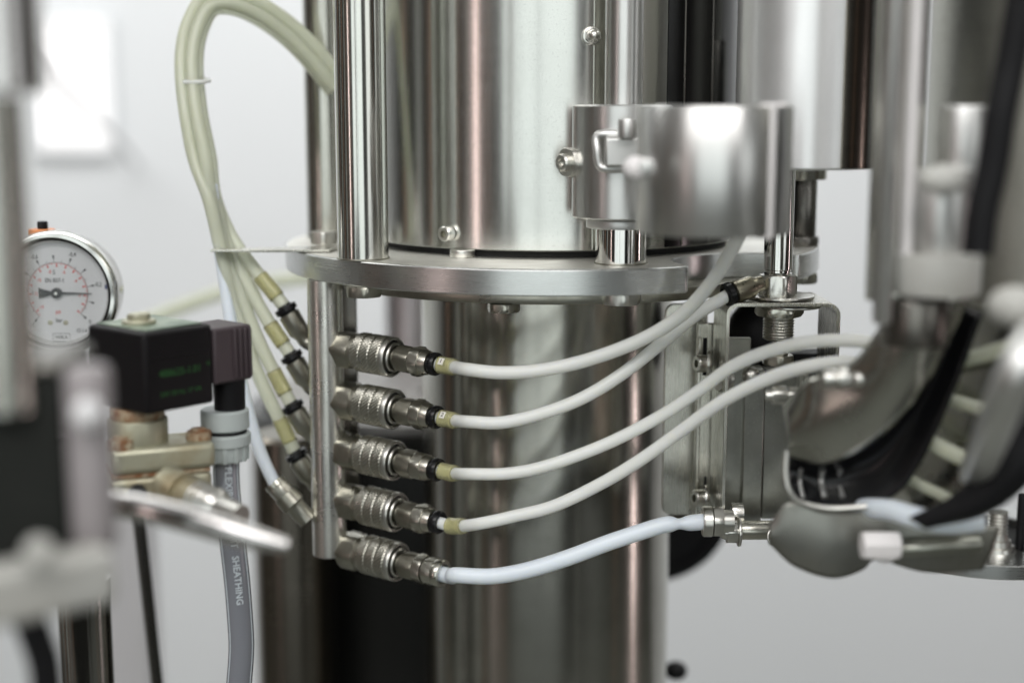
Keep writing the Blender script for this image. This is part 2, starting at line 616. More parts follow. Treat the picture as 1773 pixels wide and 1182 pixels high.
# the arc of the notch that lies inside the disc, going from pa to pb
while t0 < t1:
    t0 += 2 * math.pi
arc = []
for k in range(1, 40):
    t = t0 + (t1 - t0) * k / 40
    arc.append(NC + Vector((math.cos(t), math.sin(t), 0)) * NR)
if (arc[20] - PC).length > PR:
    t0 -= 2 * math.pi
    t1b = t1
    arc = [NC + Vector((math.cos(t0 + (t1b - t0) * k / 40), math.sin(t0 + (t1b - t0) * k / 40), 0)) * NR for k in range(1, 40)]
poly = [Vector((p.x, p.y, PZ - 10.2)) for p in rim + arc]
plate = thing('mounting_plate', 'round steel mounting plate with a scooped notch, around the column at mid height', 'plate', (17.8, 650, PZ - 10.2))
G().prism(poly, (0, 0, 10.2)).out('disc', M_PLATE, plate, bevel=0.5, seg=2)
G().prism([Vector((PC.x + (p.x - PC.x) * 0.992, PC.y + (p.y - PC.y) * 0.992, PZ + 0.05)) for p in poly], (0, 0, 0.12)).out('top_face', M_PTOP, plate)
G().cyl((17.8, 650, PZ - 15.6), (0, 0, 1), 5.3, 103.5, 160, 0.5).out('lower_flange', M_NICKD, plate)
for (px, py, Y, r, h) in ((630, 512, 563, 7.6, 4.2), (1075, 531, 549, 8.0, 5.3), (872, 546, 550, 6.8, 3.4)):
    p = W(px, py, Y)
    top = PZ - 10.2 if px != 872 else PZ - 15.7
    if px == 872:
        p.y = 553
        p.x = W(872, 546, 553).x
    G().hexa((p.x, p.y, top - h), (0, 0, 1), h, r, rot=R(12)).out('bolt_head', M_NICKD if px != 1075 else M_BOLT, plate)
# bolt on top at the left
p = W(566, 430, 645)
bb = G().hexa((W(561, 430, 615).x, 615, PZ + 1.7), (0, 0, 1), 5.4, 6.5, rot=R(8))
bb.out('bolt_head', M_BOLT, plate)
p = W(1388, 450, 612)
G().hexa((p.x, 612, PZ - 14.9), (0, 0, 1), 4.6, 7, rot=R(5)).out('bolt_head', M_NICK, plate)
# thin tab
tb = [Vector((x, y, PZ + 0.5)) for x, y in ((-126, 592), (-100, 590), (-76, 592), (-72, 612), (-98, 603), (-126, 597))]
G().prism(tb, (0, 0, 1.1)).out('tab', M_FLAT, label='thin flat steel tab sticking out to the left over the plate rim', cat='tab', bevel=0.2)

col = thing('lower_column', 'tall satin steel column under the plate, behind the curved white hoses', 'column', (16.1, 650, -420))
G().lathe((16.1, 650, -420), (0, 0, 1), [(0, 57.8), (345.2, 57.8)], 160, cap1=False).out('shell', M_CYL2, col)
G().lathe((16.1, 650, -76.6), (0, 0, 1), [(0, 58.2), (0, 59.2), (1.8, 59.2), (1.8, 58.2)], 160, closed=True).out('weld_ring', M_NICKD, col)

uc = thing('upper_cylinder', 'wide brushed steel cylinder above the plate with small socket screws', 'cylinder', (17.8, 650, PZ))
G().lathe((17.8, 650, PZ + 3.0), (0, 0, 1), [(0, 78), (0, 82.0), (0.5, 82.5), (260, 82.5)], 180, cap0=True).out('shell', M_CYL, uc)
# polished wrap-round cover on the right, its edge forms the seam


def shell_part(a0, a1, r0, r1, name, mat):
    vs, fs = [], []
    na = max(10, int((a1 - a0) / 2.5))
    for i in range(na + 1):
        t = R(-90 + a0 + (a1 - a0) * i / na)
        for (r, z) in ((r0, PZ + 3.6), (r1, PZ + 3.6), (r1, PZ + 262), (r0, PZ + 262)):
            vs.append((17.8 + math.cos(t) * r, 650 + math.sin(t) * r, z))
    for i in range(na):
        for k in range(4):
            k2 = (k + 1) % 4
            fs.append((i * 4 + k, i * 4 + k2, (i + 1) * 4 + k2, (i + 1) * 4 + k))
    fs += [(0, 1, 2, 3), (na * 4 + 3, na * 4 + 2, na * 4 + 1, na * 4)]
    return G().add(vs, fs).out(name, mat, uc)


shell_part(10.0, 32.0, 82.6, 83.5, 'cover', M_CYL2)
shell_part(32.4, 160.0, 82.6, 83.3, 'dark_reflection', plastic('black_reflection_gloss', (0.006, 0.006, 0.006), 0.16))  # black gloss stands in for a dark reflection on the cylinder
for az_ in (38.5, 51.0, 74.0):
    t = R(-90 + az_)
    G().cyl((17.8 + math.cos(t) * 83.5, 650 + math.sin(t) * 83.5, PZ + 4), (0, 0, 1), 258, 0.35, 12, 0.05).out('reflection_line', M_DARKST, uc)  # thin lines drawn into that dark reflection
G().cyl((17.8, 650, PZ + 0.25), (0, 0, 1), 2.7, 79.5, 120, 0.2).out('gap_shade', M_GAP, uc)  # black ring put in as the shade of the open gap
p = W(800, 446, 571)
G().cyl((p.x, 575, PZ + .2), (0, 0, 1), 3.0, 5.2, 32, 0.3).out('spacer', M_BOLT, uc)


def socket_screw(parent, p, a, r=3.1, h=4.4, name='socket_screw', up=None):
    g = G()
    g.lathe(p, a, [(0, r * 0.94), (0.25, r), (h - 0.5, r), (h, r - 0.5), (h, r * 0.46), (h - r * 0.8, r * 0.44), (h - r * 0.8, 0.02)], 36, cap0=True, cap1=False)
    # six sided socket
    a_, u, v = frame(a, up)
    o = g.out(name, M_BOLT, parent)
    hs = G()
    hs.lathe(Vector(p) + a_ * (h + 0.03), a, [(0, r * 0.46), (-0.1, r * 0.44), (-r * 0.5, r * 0.42)], 6, cap0=False, cap1=True)
    hs.out('socket', M_NICKD, o, smooth=20)
    return o


def on_cyl(cx, cy, r, px, py):
    """the point of a standing cylinder on a sight line"""
    u = W(px, py, 1.0)
    A = u.x ** 2 + 1
    B = -2 * (u.x * cx + cy)
    Cc = cx * cx + cy * cy - r * r
    Y = (-B - math.sqrt(B * B - 4 * A * Cc)) / (2 * A)
    p = W(px, py, Y)
    nrm = Vector((p.x - cx, p.y - cy, 0)).normalized()
    return p, nrm


p, nr = on_cyl(17.8, 650, 82.5, 779, 404)
socket_screw(uc, p, (nr + Vector((-0.10, 0, 0))).normalized(), 3.1, 4.4)
p, nr = on_cyl(17.8, 650, 83.5, 1024, 63)
g = G().cyl(p, nr, 1.2, 3.6, 32, 0.3).hexa(p + nr * 1.2, nr, 2.6, 3.2).ball(p + nr * 5.6, 2.4)
g.out('cap_nut', M_BOLT, uc)


def post(name, label, x, y, r, z0, z1, mat, foot=True, cat='post', group=None, foot_mat=None):
    t = thing(name, label, cat, (x, y, z0), group)
    G().lathe((x, y, z0), (0, 0, 1), [(0, r - 0.4), (0.3, r), (z1 - z0, r)], 72).out('shaft', mat, t)
    if foot:
        G().lathe((x, y, z0 + 0.02), (0, 0, 1), [(0, r + 0.5), (0.5, r + 0.45), (0.55, r + 0.05)], 72).out('weld_ring', foot_mat or M_NICKD, t)
    return t


ZT = PZ + 0.2
post('support_post', 'thick bright brushed post standing on the front left of the plate', -59.7, 569, 10.2, ZT, 200, M_ROD, group='steel posts rising from the plate')
post('support_post', 'darker post half hidden behind the thick front left post', -86, 672, 10.6, ZT, 200, M_CYL2, group='steel posts rising from the plate')
tp_ = post('support_post', 'polished post under the split clamp, in front of the upper cylinder', 42.3, 551, 9.9, ZT, -20, M_POL, group='steel posts rising from the plate')
G().lathe((42.6, 551, -21), (0, 0, 1), [(0, 7.2), (220, 7.2)], 64).out('upper_shaft', M_CLAMPR, tp_)
G().cyl((42.3, 551, -45), (0, 0, 1), 3.4, 13.6, 64, 0.4).out('collar', M_CLAMP, tp_)

# rear stud at the right, under the big silver body
st = thing('stepped_stud', 'dark stepped steel stud at the right rim of the plate', 'stud', (W(1395, 440, 625).x, 625, PZ))
sx = W(1390, 400, 625).x
G().cyl((sx, 625, ZT + 4), (0, 0, 1), 25, 5.6, 40).out('lower_shaft', M_DARKST, st)
G().cyl((sx - 1.0, 625, -30), (0, 0, 1), 60, 10.5, 48).out('upper_shaft', M_CYL2, st)
G().cyl((sx - 1, 625, ZT + .1), (0, 0, 1), 4, 8, 40).out('foot', M_DARKST, st)

# ------------------------------------------------------------ manifold with five quick couplings
MX, MY = -77.9, 587.0
man = thing('manifold_tube', 'vertical steel manifold tube hanging from the plate, holding the five couplings', 'manifold', (MX, MY, -178))
zb_ = W(565, 966, 581).z
hw, hd, cr = 6.6, 6.6, 5.0
prof = []
for (cx, cy, t_) in ((hw - cr, hd - cr, 0), (-(hw - cr), hd - cr, 90), (-(hw - cr), -(hd - cr), 180), (hw - cr, -(hd - cr), 270)):
    for k in range(9):
        t = R(t_ + 90 * k / 8)
        prof.append((cx + cr * math.cos(t), cy + cr * math.sin(t)))
G().lathe((MX, MY, zb_), (0, 0, 1), [(0, 6.8), (0.4, 7.3), (PZ - 10.3 - zb_, 7.3)], 56).out('tube', steel('pale_brushed_tube', (0.84, 0.83, 0.78), 0.27, None, 0, 0.12, 0.35, 0.25, (0.4, 0.38, 0.32), spcol=(0.1, 0.1, 0.08)), man)
sb = G().box((-69.8, 601, (zb_ + PZ - 10.4) / 2 + 12), (7, 5, PZ - 10.4 - zb_ - 22))
sb.out('rear_strip', M_DARKST, label='dark steel strip hanging right behind the manifold tube', cat='strip', bevel=0.4)


def knurl(g, x0, x1, r, n=200, m=54):
    vs, fs = [], []
    L = x1 - x0
    for j in range(m + 1):
        q = j / m
        x = x0 + L * q
        band = (q * 3) % 1.0
        e = min(band, 1 - band)
        fade = max(0.0, min(1.0, (e - 0.03) / 0.12))
        fade = fade * fade * (3 - 2 * fade)
        for k in range(n):
            a = 2 * math.pi * k / n
            s1 = math.sin(a * 34 + x * 3.6)
            s2 = math.sin(a * 34 - x * 3.6)
            hgt = 0.20 * s1 + 0.02 * s2
            rr = r + hgt * fade - 0.32 * (1 - fade)
            if j in (0, m):
                rr = r - 0.35
            vs.append((x, math.cos(a) * rr, math.sin(a) * rr))
    for j in range(m):
        for k in range(n):
            k2 = (k + 1) % n
            fs.append((j * n + k, j * n + k2, (j + 1) * n + k2, (j + 1) * n + k))
    g.add(vs, fs)
    return g


def coupler_thing(label):
    t = thing('quick_coupling', label, 'coupling', (0, 0, 0), 'quick couplings on the manifold tube')
    X = (1, 0, 0)
    G().cyl((-1.5, 0, 0), X, 1.6, 5.5, 32, 0.1).hexa((0, 0, 0), X, 9.2, 8.3, rot=R(24)).lathe((0, 0, 0), X, [(9.1, 7.1), (11, 6.9), (11.2, 7.3), (12.2, 7.3)], 48).out('hex_body', M_NICKD, t)
    kn = knurl(G(), 11.6, 26.4, 8.15)
    kn.out('knurled_sleeve', M_NICK, t, smooth=60)
    G().lathe((0, 0, 0), X, [(26.4, 7.7), (26.8, 8.3), (28.4, 8.3), (29.0, 7.9), (29.0, 7.3), (27.6, 7.2), (27.6, 6.9), (26.2, 6.7)], 72, cap0=True, cap1=True).out('end_ring', M_BOLT, t)
    G().lathe((0, 0, 0), X, [(26.0, 7.0), (27.7, 6.9), (27.9, 6.2), (26.6, 6.1)], 64, cap0=True, cap1=False).out('seal', M_RUBBER, t)
    G().lathe((0, 0, 0), X, [(26.0, 6.1), (29.3, 6.1), (29.8, 5.7), (29.8, 5.0), (28.4, 4.9), (26, 4.9)], 64).out('inner_ring', M_BOLT, t)
    return t


def plug_parts(t, kind):
    X = (1, 0, 0)
    G().lathe((0, 0, 0), X, [(27, 4.2), (31.2, 4.2), (31.4, 5.0), (32.0, 5.0)], 48).hexa((31.8, 0, 0), X, 7.0, 6.0, rot=R(10)).out('plug_hex', M_NICKD, t)
    if kind == 'push':
        G().lathe((0, 0, 0), X, [(38.7, 5.0), (39.3, 5.0)], 32).hexa((39.2, 0, 0), X, 4.8, 6.3, rot=R(38)).lathe(
            (0, 0, 0), X, [(44.0, 5.2), (46.0, 5.0), (47.4, 4.6), (47.5, 4.1)], 48).out('fitting_hex', M_NICK, t)
        G().lathe((0, 0, 0), X, [(47.0, 3.8), (48.0, 3.8), (48.1, 4.4), (48.6, 4.7), (50.4, 4.7), (51.0, 4.3), (51.0, 2.9), (48, 2.9)], 48).out('collet', M_BLACK, t)
    else:
        G().hexa((39.0, 0, 0), X, 4.2, 6.3, rot=R(38)).hexa((43.6, 0, 0), X, 5.0, 5.9, rot=R(20)).lathe(
            (0, 0, 0), X, [(48.5, 5.6), (49.2, 5.8), (51.4, 5.8), (52.0, 5.4), (52.0, 4.0), (50, 3.8)], 48).out('compression_nut', M_NICK, t)


first = coupler_thing('topmost of the five quick couplings, its sleeve end marked with a small number')
plug_parts(first, 'push')
labels = ['topmost of the five knurled couplings, just below the plate',
          'second knurled coupling from the top on the manifold tube',
          'third of five, the middle knurled coupling on the manifold tube',
          'fourth knurled coupling down, right above the lowest one',
          'lowest knurled coupling, feeding the thick bluish white hose']
CA = Vector((0.835, -0.55, -0.035)).normalized()
starts = [(588, 603), (591, 691), (593, 778), (596, 865), (598, 949)]
cends = []
for i in range(5):
    if i == 0:
        c = first
    elif i < 4:
        c = copy_tree(first)
    else:
        c = coupler_thing(labels[4])
        plug_parts(c, 'nut')
    p = W(starts[i][0], starts[i][1], 587)
    c.location = p * MM
    yaw = math.atan2(CA.y, CA.x)
    c.rotation_euler = (R([0, 14, 33, 50, 8][i]), math.asin(-CA.z), yaw)
    c['label'] = labels[i]
    cends.append((p, CA))

# ------------------------------------------------------------ the hoses on the right
def hose(pts, r, mat, label, group='white hoses from the couplings', rf=None, name='hose'):
    return G().tube(pts, r, 24, rf=rf, sub=10).out(name, mat, label=label, cat='hose', group=group, smooth=60)


def along(i, d):
    p, a = cends[i]
    return p + a * d


h1 = [along(0, 49), along(0, 58), W(815, 640, 541), W(870, 645, 536), W(940, 640, 533), W(1020, 622, 531), W(1110, 588, 529), W(1180, 545, 527), W(1232, 488, 524), W(1262, 440, 520), W(1285, 395, 516), W(1300, 340, 514), W(1310, 280, 512)]
hose(h1, 2.6, M_HOSE, 'milky hose from the topmost coupling, curving up behind the clamp')
h2 = [along(1, 49), along(1, 58), W(815, 730, 541), W(870, 731, 537), W(940, 715, 535), W(1010, 688, 534), W(1080, 645, 535), W(1150, 590, 538), W(1205, 545, 541), W(1262, 510, 544)]
hose(h2, 2.5, M_HOSE, 'milky hose from the second coupling, rising to the dark push fitting')
h3 = [along(2, 49), along(2, 58), W(815, 820, 541), W(880, 819, 537), W(950, 805, 534), W(1050, 768, 531), W(1140, 722, 527), W(1210, 676, 522), W(1270, 633, 516), W(1340, 605, 508), W(1410, 591, 500), W(1480, 590, 494), W(1540, 600, 492), W(1580, 620, 492)]
hose(h3, 2.4, M_HOSE, 'milky hose from the middle coupling, passing in front of the angled bracket')
h4 = [along(3, 49), along(3, 58), W(830, 906, 542), W(890, 893, 538), W(960, 875, 535), W(1040, 837, 531), W(1110, 795, 526), W(1180, 745, 520), W(1250, 695, 512), W(1330, 655, 503), W(1400, 634, 495), W(1470, 628, 492), W(1530, 650, 492)]
hose(h4, 2.45, M_HOSE, 'milky hose from the fourth coupling, the lower one of the crossing pair')


def rf5(q):
    k = math.exp(-((q - 0.888) / 0.032) ** 2)
    return (3.2 * (1 - 0.34 * k), 3.2 * (1 - 0.08 * k))


h5 = [along(4, 47), along(4, 56), W(790, 995, 545), W(850, 997, 541), W(910, 987, 538), W(980, 966, 536), W(1050, 940, 535), W(1110, 920, 535), W(1150, 908, 536), W(1180, 906, 537), W(1222, 902, 538)]
hose(h5, 3.75, M_HOSEB, 'thick bluish white hose with a kink near its right end', rf=rf5)

# numbered clear sleeves on hoses 1 to 4
for i, (d0, d1) in enumerate(((51.2, 61.5), (51.2, 61.5), (51.0, 61.0), (54.5, 66))):
    pts = [h1, h2, h3, h4][i]
    P = spline(pts, 40)
    acc, seg = 0, []
    for k in range(1, len(P)):
        acc += (P[k] - P[k - 1]).length
        if d0 - 49 <= acc <= d1 - 49:
            seg.append(P[k])
    seg = seg[::max(1, len(seg) // 12)]
    g = G()
    m_ = len(seg)
    g.tube(seg, 3.9, 24, sub=1, caps=False, rf=lambda q: 3.45 if q < 0.85 else 3.05)
    sl = g.out('marker_sleeve', M_SLEEVE, label=['yellowed clear sleeve numbered 1 on the topmost hose', 'yellowed clear sleeve numbered 2 on the second hose',
               'blank yellowed sleeve on the middle hose', 'blank yellowed sleeve set a little away from the fourth coupling'][i], cat='sleeve', group='yellow marker sleeves on the hoses', smooth=60)
    md = sl.modifiers.new('solid', 'SOLIDIFY')
    md.thickness = 0.5 * MM
    if i < 2:
        mid = seg[len(seg) // 3]
        rt = (seg[len(seg) // 3 + 1] - seg[len(seg) // 3 - 1]).normalized()
        view = mid.normalized() - Vector((0, 0, 0.45))
        view = (view - rt * view.dot(rt)).normalized()
        base = mid - view * 3.5
        upv = rt.cross(view).normalized()
        if upv.z < 0:
            upv = -upv
        G().box(base + view * 0.15, (2.4, 0.5, 3.0), rt, upv).out('paper_tag', M_PAPER, sl, bevel=0.2)
        text('12'[i], 2.5, base - view * 0.12, rt, upv, M_PRINTK, sl, 'numeral')

# ------------------------------------------------------------ left hose bundle and its fittings
C0 = [(585, 150, 648), (545, 100, 645), (500, 55, 642), (450, 20, 638), (405, 2, 634), (362, 6, 630), (338, 45, 627), (328, 90, 624), (328, 140, 620), (336, 205, 615), (350, 275, 611)]
tails = [
    [(372, 340, 608), (398, 405, 606), (432, 455, 603), (462, 492, 601), (492, 530, 599)],
    [(370, 345, 606), (392, 415, 604), (425, 485, 602), (462, 552, 600), (502, 612, 598)],
    [(366, 345, 604), (386, 420, 602), (412, 500, 601), (448, 590, 600), (478, 650, 599), (504, 698, 597)],
    [(362, 345, 602), (380, 420, 600), (402, 510, 600), (432, 610, 600), (466, 690, 599), (490, 738, 598), (510, 782, 597)]]
offs = [(14, 0, 3), (-7, 2, 4), (6, -2, -4), (-13, 0, -3)]
hlab = ['yellowish hose of the left bundle reaching the topmost rear fitting', 'yellowish hose of the left bundle reaching the second rear fitting',
        'yellowish hose of the left bundle reaching the third rear fitting', 'yellowish hose of the left bundle reaching the lowest black-ringed fitting']
flab = ['topmost elbow fitting with black ring behind the manifold tube', 'second elbow fitting down, black ring, behind the manifold tube',
        'third elbow fitting down, black ring, behind the manifold tube', 'lowest black-ringed elbow fitting behind the manifold tube']


def push_fitting(name, label, p, a, L=14, group=None, r=4.6, cat='fitting', elbow=True, mat=None):
    t = thing(name, label, cat, p, group)
    a = Vector(a).normalized()
    G().lathe(p, a, [(-0.5, 3.1), (0.2, 3.2), (0.2, r * 0.98), (0.5, r * 1.08), (2.6, r * 1.08), (3.1, r * 0.85), (4.0, r * 0.8)], 40, cap0=False).out('collet', M_BLACK, t)
    G().lathe(p, a, [(3.6, r * 0.8), (3.9, r), (L - 1, r), (L, r * 0.85), (L + 1.5, r * 0.7), (L + 4, r * 0.65)], 40).out('barrel', mat or M_NICKD, t)
    if elbow:
        q = p + a * (L + 3.5)
        G().tube([q - a * 2, q, q + a * 1.6 + Vector((2, -0.3, -0.2)), q + Vector((7, -1, -1.6))], r * 0.66, 20).hexa(q + Vector((4.5, -0.6, -1.1)), (1, -0.12, 0), 4.5, r * 1.05).out('elbow', M_NICKD, t)
    return t


for i in range(4):
    o = offs[i]
    pts = []
    for k, (x, y, Y) in enumerate(C0):
        xa, ya, _ = C0[max(k - 1, 0)]
        xb, yb, _ = C0[min(k + 1, len(C0) - 1)]
        tl = math.hypot(xb - xa, yb - ya)
        nx, ny = (yb - ya) / tl, -(xb - xa) / tl
        pts.append(W(x + nx * o[0], y + ny * o[0], Y + o[2]))
    pts += [W(*q) for q in tails[i]]
    hose(pts, 2.9, M_HOSEY, hlab[i], 'yellowish hoses tied in the left bundle')
    e = pts[-1]
    a = Vector((0.50, -0.04, -0.86)).normalized()
    push_fitting('elbow_fitting', flab[i], e, a, 13.5, 'elbow fittings behind the manifold tube', 4.5)
    # sleeve on the straight part above
    P = spline(pts, 30)
    seg, acc = [], 0
    for k in range(len(P) - 1, 0, -1):
        acc += (P[k] - P[k - 1]).length
        if 5 < acc < 17:
            seg.append(P[k])
    seg = seg[::3]
    sl = G().tube(seg, 3.4, 20, sub=1, caps=False).out('marker_sleeve', M_SLEEVE, label='yellow clear sleeve on the hose of the %s rear fitting' % ['topmost', 'second', 'third', 'lowest black-ringed'][i], cat='sleeve', group='yellow marker sleeves on the left hoses', smooth=60)
    md = sl.modifiers.new('solid', 'SOLIDIFY')
    md.thickness = 0.4 * MM

# tie around the bundle
tie_c = W(338, 140, 620)
tr = G()
vs, fs = [], []
pl = []
for k in range(41):
    t = 2 * math.pi * k / 40
    pl.append(tie_c + Vector((math.cos(t) * 5.9, math.sin(t) * 6.6, math.sin(t) * 0.8)))
tr.tube(pl, 0.9, 10, sub=1)
tr.out('cable_tie', M_HOSE, label='thin pale tie wrapped round the left hose bundle', cat='cable tie')
# blue hose
pb_ = [W(366, 320, 606), W(376, 400, 603), W(388, 480, 600), W(400, 560, 597), W(414, 640, 594), W(432, 720, 591), W(452, 785, 588), W(478, 842, 585)]
hose(pb_, 2.7, M_HOSEB, 'bluish white hose hanging along the left bundle down to the nut fitting', 'yellowish hoses tied in the left bundle')
nf = thing('hose_fitting', 'nut and elbow fitting at the end of the bluish hose, low left of the manifold', 'fitting', W(480, 848, 585))
a = (W(540, 908, 584) - W(472, 832, 586)).normalized()
p = W(474, 834, 586)
G().lathe(p, a, [(0, 3.4), (0, 4.6), (2, 4.8), (2.2, 4.4)], 32).hexa(p + a * 2.2, a, 5, 5.0).out('nut', M_NICK, nf)
G().lathe(p, a, [(7.0, 5.2), (12.5, 5.4), (13, 4.8), (14, 4.2), (22, 4.0)], 36).out('barrel', M_NICKD, nf)

# ------------------------------------------------------------ split clamp on the polished post
cl = thing('split_clamp', 'large silvery split clamp block gripping the polished post', 'clamp', (42.3, 551, -41))
G().lathe((42.3, 551, -41), (0, 0, 1), [(0, 18.6), (0.6, 19.2), (42.2, 19.2), (42.8, 18.6)], 96).out('collar', M_CLAMPR, cl)
gx = W(1236, 300, 471).x
G().lathe((gx, 471, -40), (0, 0, 1), [(0, 24.6), (0.8, 25.2), (40.4, 25.2), (41.2, 24.6)], 96).out('front_half', M_CLAMPR, cl)
G().box((60, 515, -20), (14, 50, 39)).out('web', M_CLAMP, cl, bevel=1)
# raised flange on the right edge of the front half
G().cyl((W(1327, 300, 453).x, 453, -40.6), (0, 0, 1), 42.6, 2.7, 32, .8).cyl((W(1349, 300, 458).x, 459, -39.6), (0, 0, 1), 41.8, 2.3, 32, .8).out('edge_bead', M_BARP, cl)
# welded handle frame on the collar front
q = [W(1033, 238, 531), W(1034, 262, 530), W(1038, 286, 530), W(1052, 292, 529), W(1086, 291, 529)]
G().tube([W(1090, 234, 529), W(1050, 232, 530)] + q, 1.7, 12).out('weld_bead', M_CLAMP, cl)
pz = W(1076, 263, 529)
G().box(pz, (12.5, 11, 10.5)).out('lug', M_CLAMP, cl, bevel=0.8)
G().cyl(W(1086, 240, 521), (0, 0, 1), 7, 3.4, 24).out('pin', M_CLAMP, cl)
G().cyl(W(1101, 291, 500), (0, -1, 0), 30, 2.2, 24).ball(W(1101, 291, 462), 3.9, squash=1.1, a=(1, 0, 0)).out('ball_knob', M_BARP, cl)
G().cyl(W(1118, 288, 450), (0, -1, 0), 5, 2.4, 24).out('stub', M_CLAMP, cl)
# cross bolt at the left side of the collar
p, nr = on_cyl(42.3, 551, 19.2, 996, 281)
a = Vector((-0.78, -0.62, 0.0))
p = W(1000, 281, 549)
sc_ = G().cyl(p, a, 1.2, 5.0, 32, .2).hexa(p + a * 1.1, a, 4.8, 6.0, rot=R(20))
b_o = sc_.out('bolt', M_BOLT, cl)
G().lathe(p, a, [(5.6, 3.4), (8.0, 3.4), (8.6, 2.9), (8.6, 1.7), (7.0, 1.6)], 32).out('bolt_tip', M_BOLT, b_o)

# ------------------------------------------------------------ sensor cylinder and its bracket
BX, BY = W(1349, 500, 552).x, 556.0
ZB = -73.6
pc = thing('air_cylinder', 'slim polished air cylinder standing in the bent bracket', 'cylinder', (BX, BY, ZB - 25))
G().lathe((BX, BY, ZB + 9.5), (0, 0, 1), [(0, 5.0), (0.8, 5.6), (1.2, 5.1), (2.0, 5.1), (2.4, 5.6), (90, 5.6)], 48).out('barrel', M_POL, pc)
G().hexa((BX, BY, ZB + 1.6), (0, 0, 1), 8.0, 7.7, rot=R(14), c=0.09).out('hex_nut', M_BOLT, pc)
G().cyl((BX + 1, BY, ZB + .7), (0, 0, 1), 1.0, 13.5, 48, .3).cyl((BX + 5, BY - 1, ZB - 2.9), (0, 0, 1), 1.0, 12.0, 48, .3).out('washer', M_BOLT, pc)
G().hexa((BX + 1, BY, ZB - 6.6), (0, 0, 1), 3.6, 9.6, rot=R(22)).out('lock_nut', M_NICK, pc)
th = []
for k in range(8):
    th += [(-k * 1.15, 5.6), (-k * 1.15 - 0.5, 6.2), (-k * 1.15 - 0.7, 6.2)]
G().lathe((BX + 1, BY, ZB - 6.6), (0, 0, 1), [(0, 5.4)] + th + [(-9.6, 5.2), (-9.7, 2)], 48).out('thread', M_BOLT, pc)
G().cyl((BX + 1, BY, ZB - 26), (0, 0, 1), 12, 2.1, 24, .2).out('piston_rod', M_POL, pc)
G().cyl((BX + 1, BY, ZB - 22.5), (0, 0, 1), 1.6, 4.0, 24, .2).hexa((BX + 1, BY, ZB - 26), (0, 0, 1), 3.8, 6.6).out('rod_nut', M_NICK, pc)
lab = W(1329, 455, 548)
text('CLEAN LINE', 2.4, (BX - 4.35, BY - 3.75, ZB + 28), (0, 0, 1), (-0.75, 0.66, 0), M_PRINTK, pc, 'lettering')

br = thing('bent_bracket', 'bent sheet steel bracket forming an upside-down U around the air cylinder', 'bracket', (W(1350, 530, 555).x, 555, -180))
xl, xr = W(1262, 560, 540).x, W(1456, 560, 540).x
T = 1.5
rad = 5


def usheet(x0, x1, zt, zl, zr, t, r):
    outer, inner = [], []
    outer.append((x0, zl))
    for k in range(7):
        a = R(180 - 90 * k / 6)
        outer.append((x0 + r + r * math.cos(a), zt - r + r * math.sin(a)))
    for k in range(7):
        a = R(90 - 90 * k / 6)
        outer.append((x1 - r + r * math.cos(a), zt - r + r * math.sin(a)))
    outer.append((x1, zr))
    inner.append((x1 - t, zr))
    ri = r - t
    for k in range(7):
        a = R(90 * k / 6)
        inner.append((x1 - r + ri * math.cos(a), zt - r + ri * math.sin(a)))
    for k in range(7):
        a = R(90 + 90 * k / 6)
        inner.append((x0 + r + ri * math.cos(a), zt - r + ri * math.sin(a)))
    inner.append((x0 + t, zl))
    return outer + inner


us = usheet(xl - 1, xr, ZB + 0.4, W(1262, 905, 540).z, W(1450, 745, 540).z, T, rad)
G().prism([Vector((x, 541, z)) for x, z in us], (0, 33, 0)).out('sheet', M_FLAT, br, bevel=0.2)

# push fitting at the end of hose 2
pe = W(1256, 512, 544)
fd = (W(1312, 492, 549) - pe).normalized()
push_fitting('push_fitting', 'dark speckled push fitting beside the air cylinder nut', pe, fd, 12.5, r=4.4, elbow=False, mat=M_SPECK)

# mounting plates behind: three vertical sheets with screws
mp = thing('side_bracket', 'tall steel mounting sheets with socket screws at the right side of the column', 'bracket', (W(1230, 900, 575).x, 575, W(1200, 900, 575).z))


def quad(px0, py0, px1, py1, Y, th_, name, mat, parent, bev=0.4, rc=0, lab_=None):
    a, b = W(px0, (py0 + py1) / 2, Y), W(px1, (py0 + py1) / 2, Y)
    z1, z0 = S(py0) * Y, S(py1) * Y
    if rc:
        pts = []
        for (cx, cz, t_) in ((b.x - rc, z1 - rc, 0), (a.x + rc, z1 - rc, 90), (a.x + rc, z0 + rc, 180), (b.x - rc, z0 + rc, 270)):
            for k in range(5):
                t = R(t_ + 90 * k / 4)
                pts.append(Vector((cx + rc * math.cos(t), Y, cz + rc * math.sin(t))))
        g = G().prism(pts, (0, th_, 0))
    else:
        g = G().box(((a.x + b.x) / 2, Y + th_ / 2, (z0 + z1) / 2), (b.x - a.x, th_, z1 - z0))
    return g.out(name, mat, parent, bevel=bev, label=lab_)


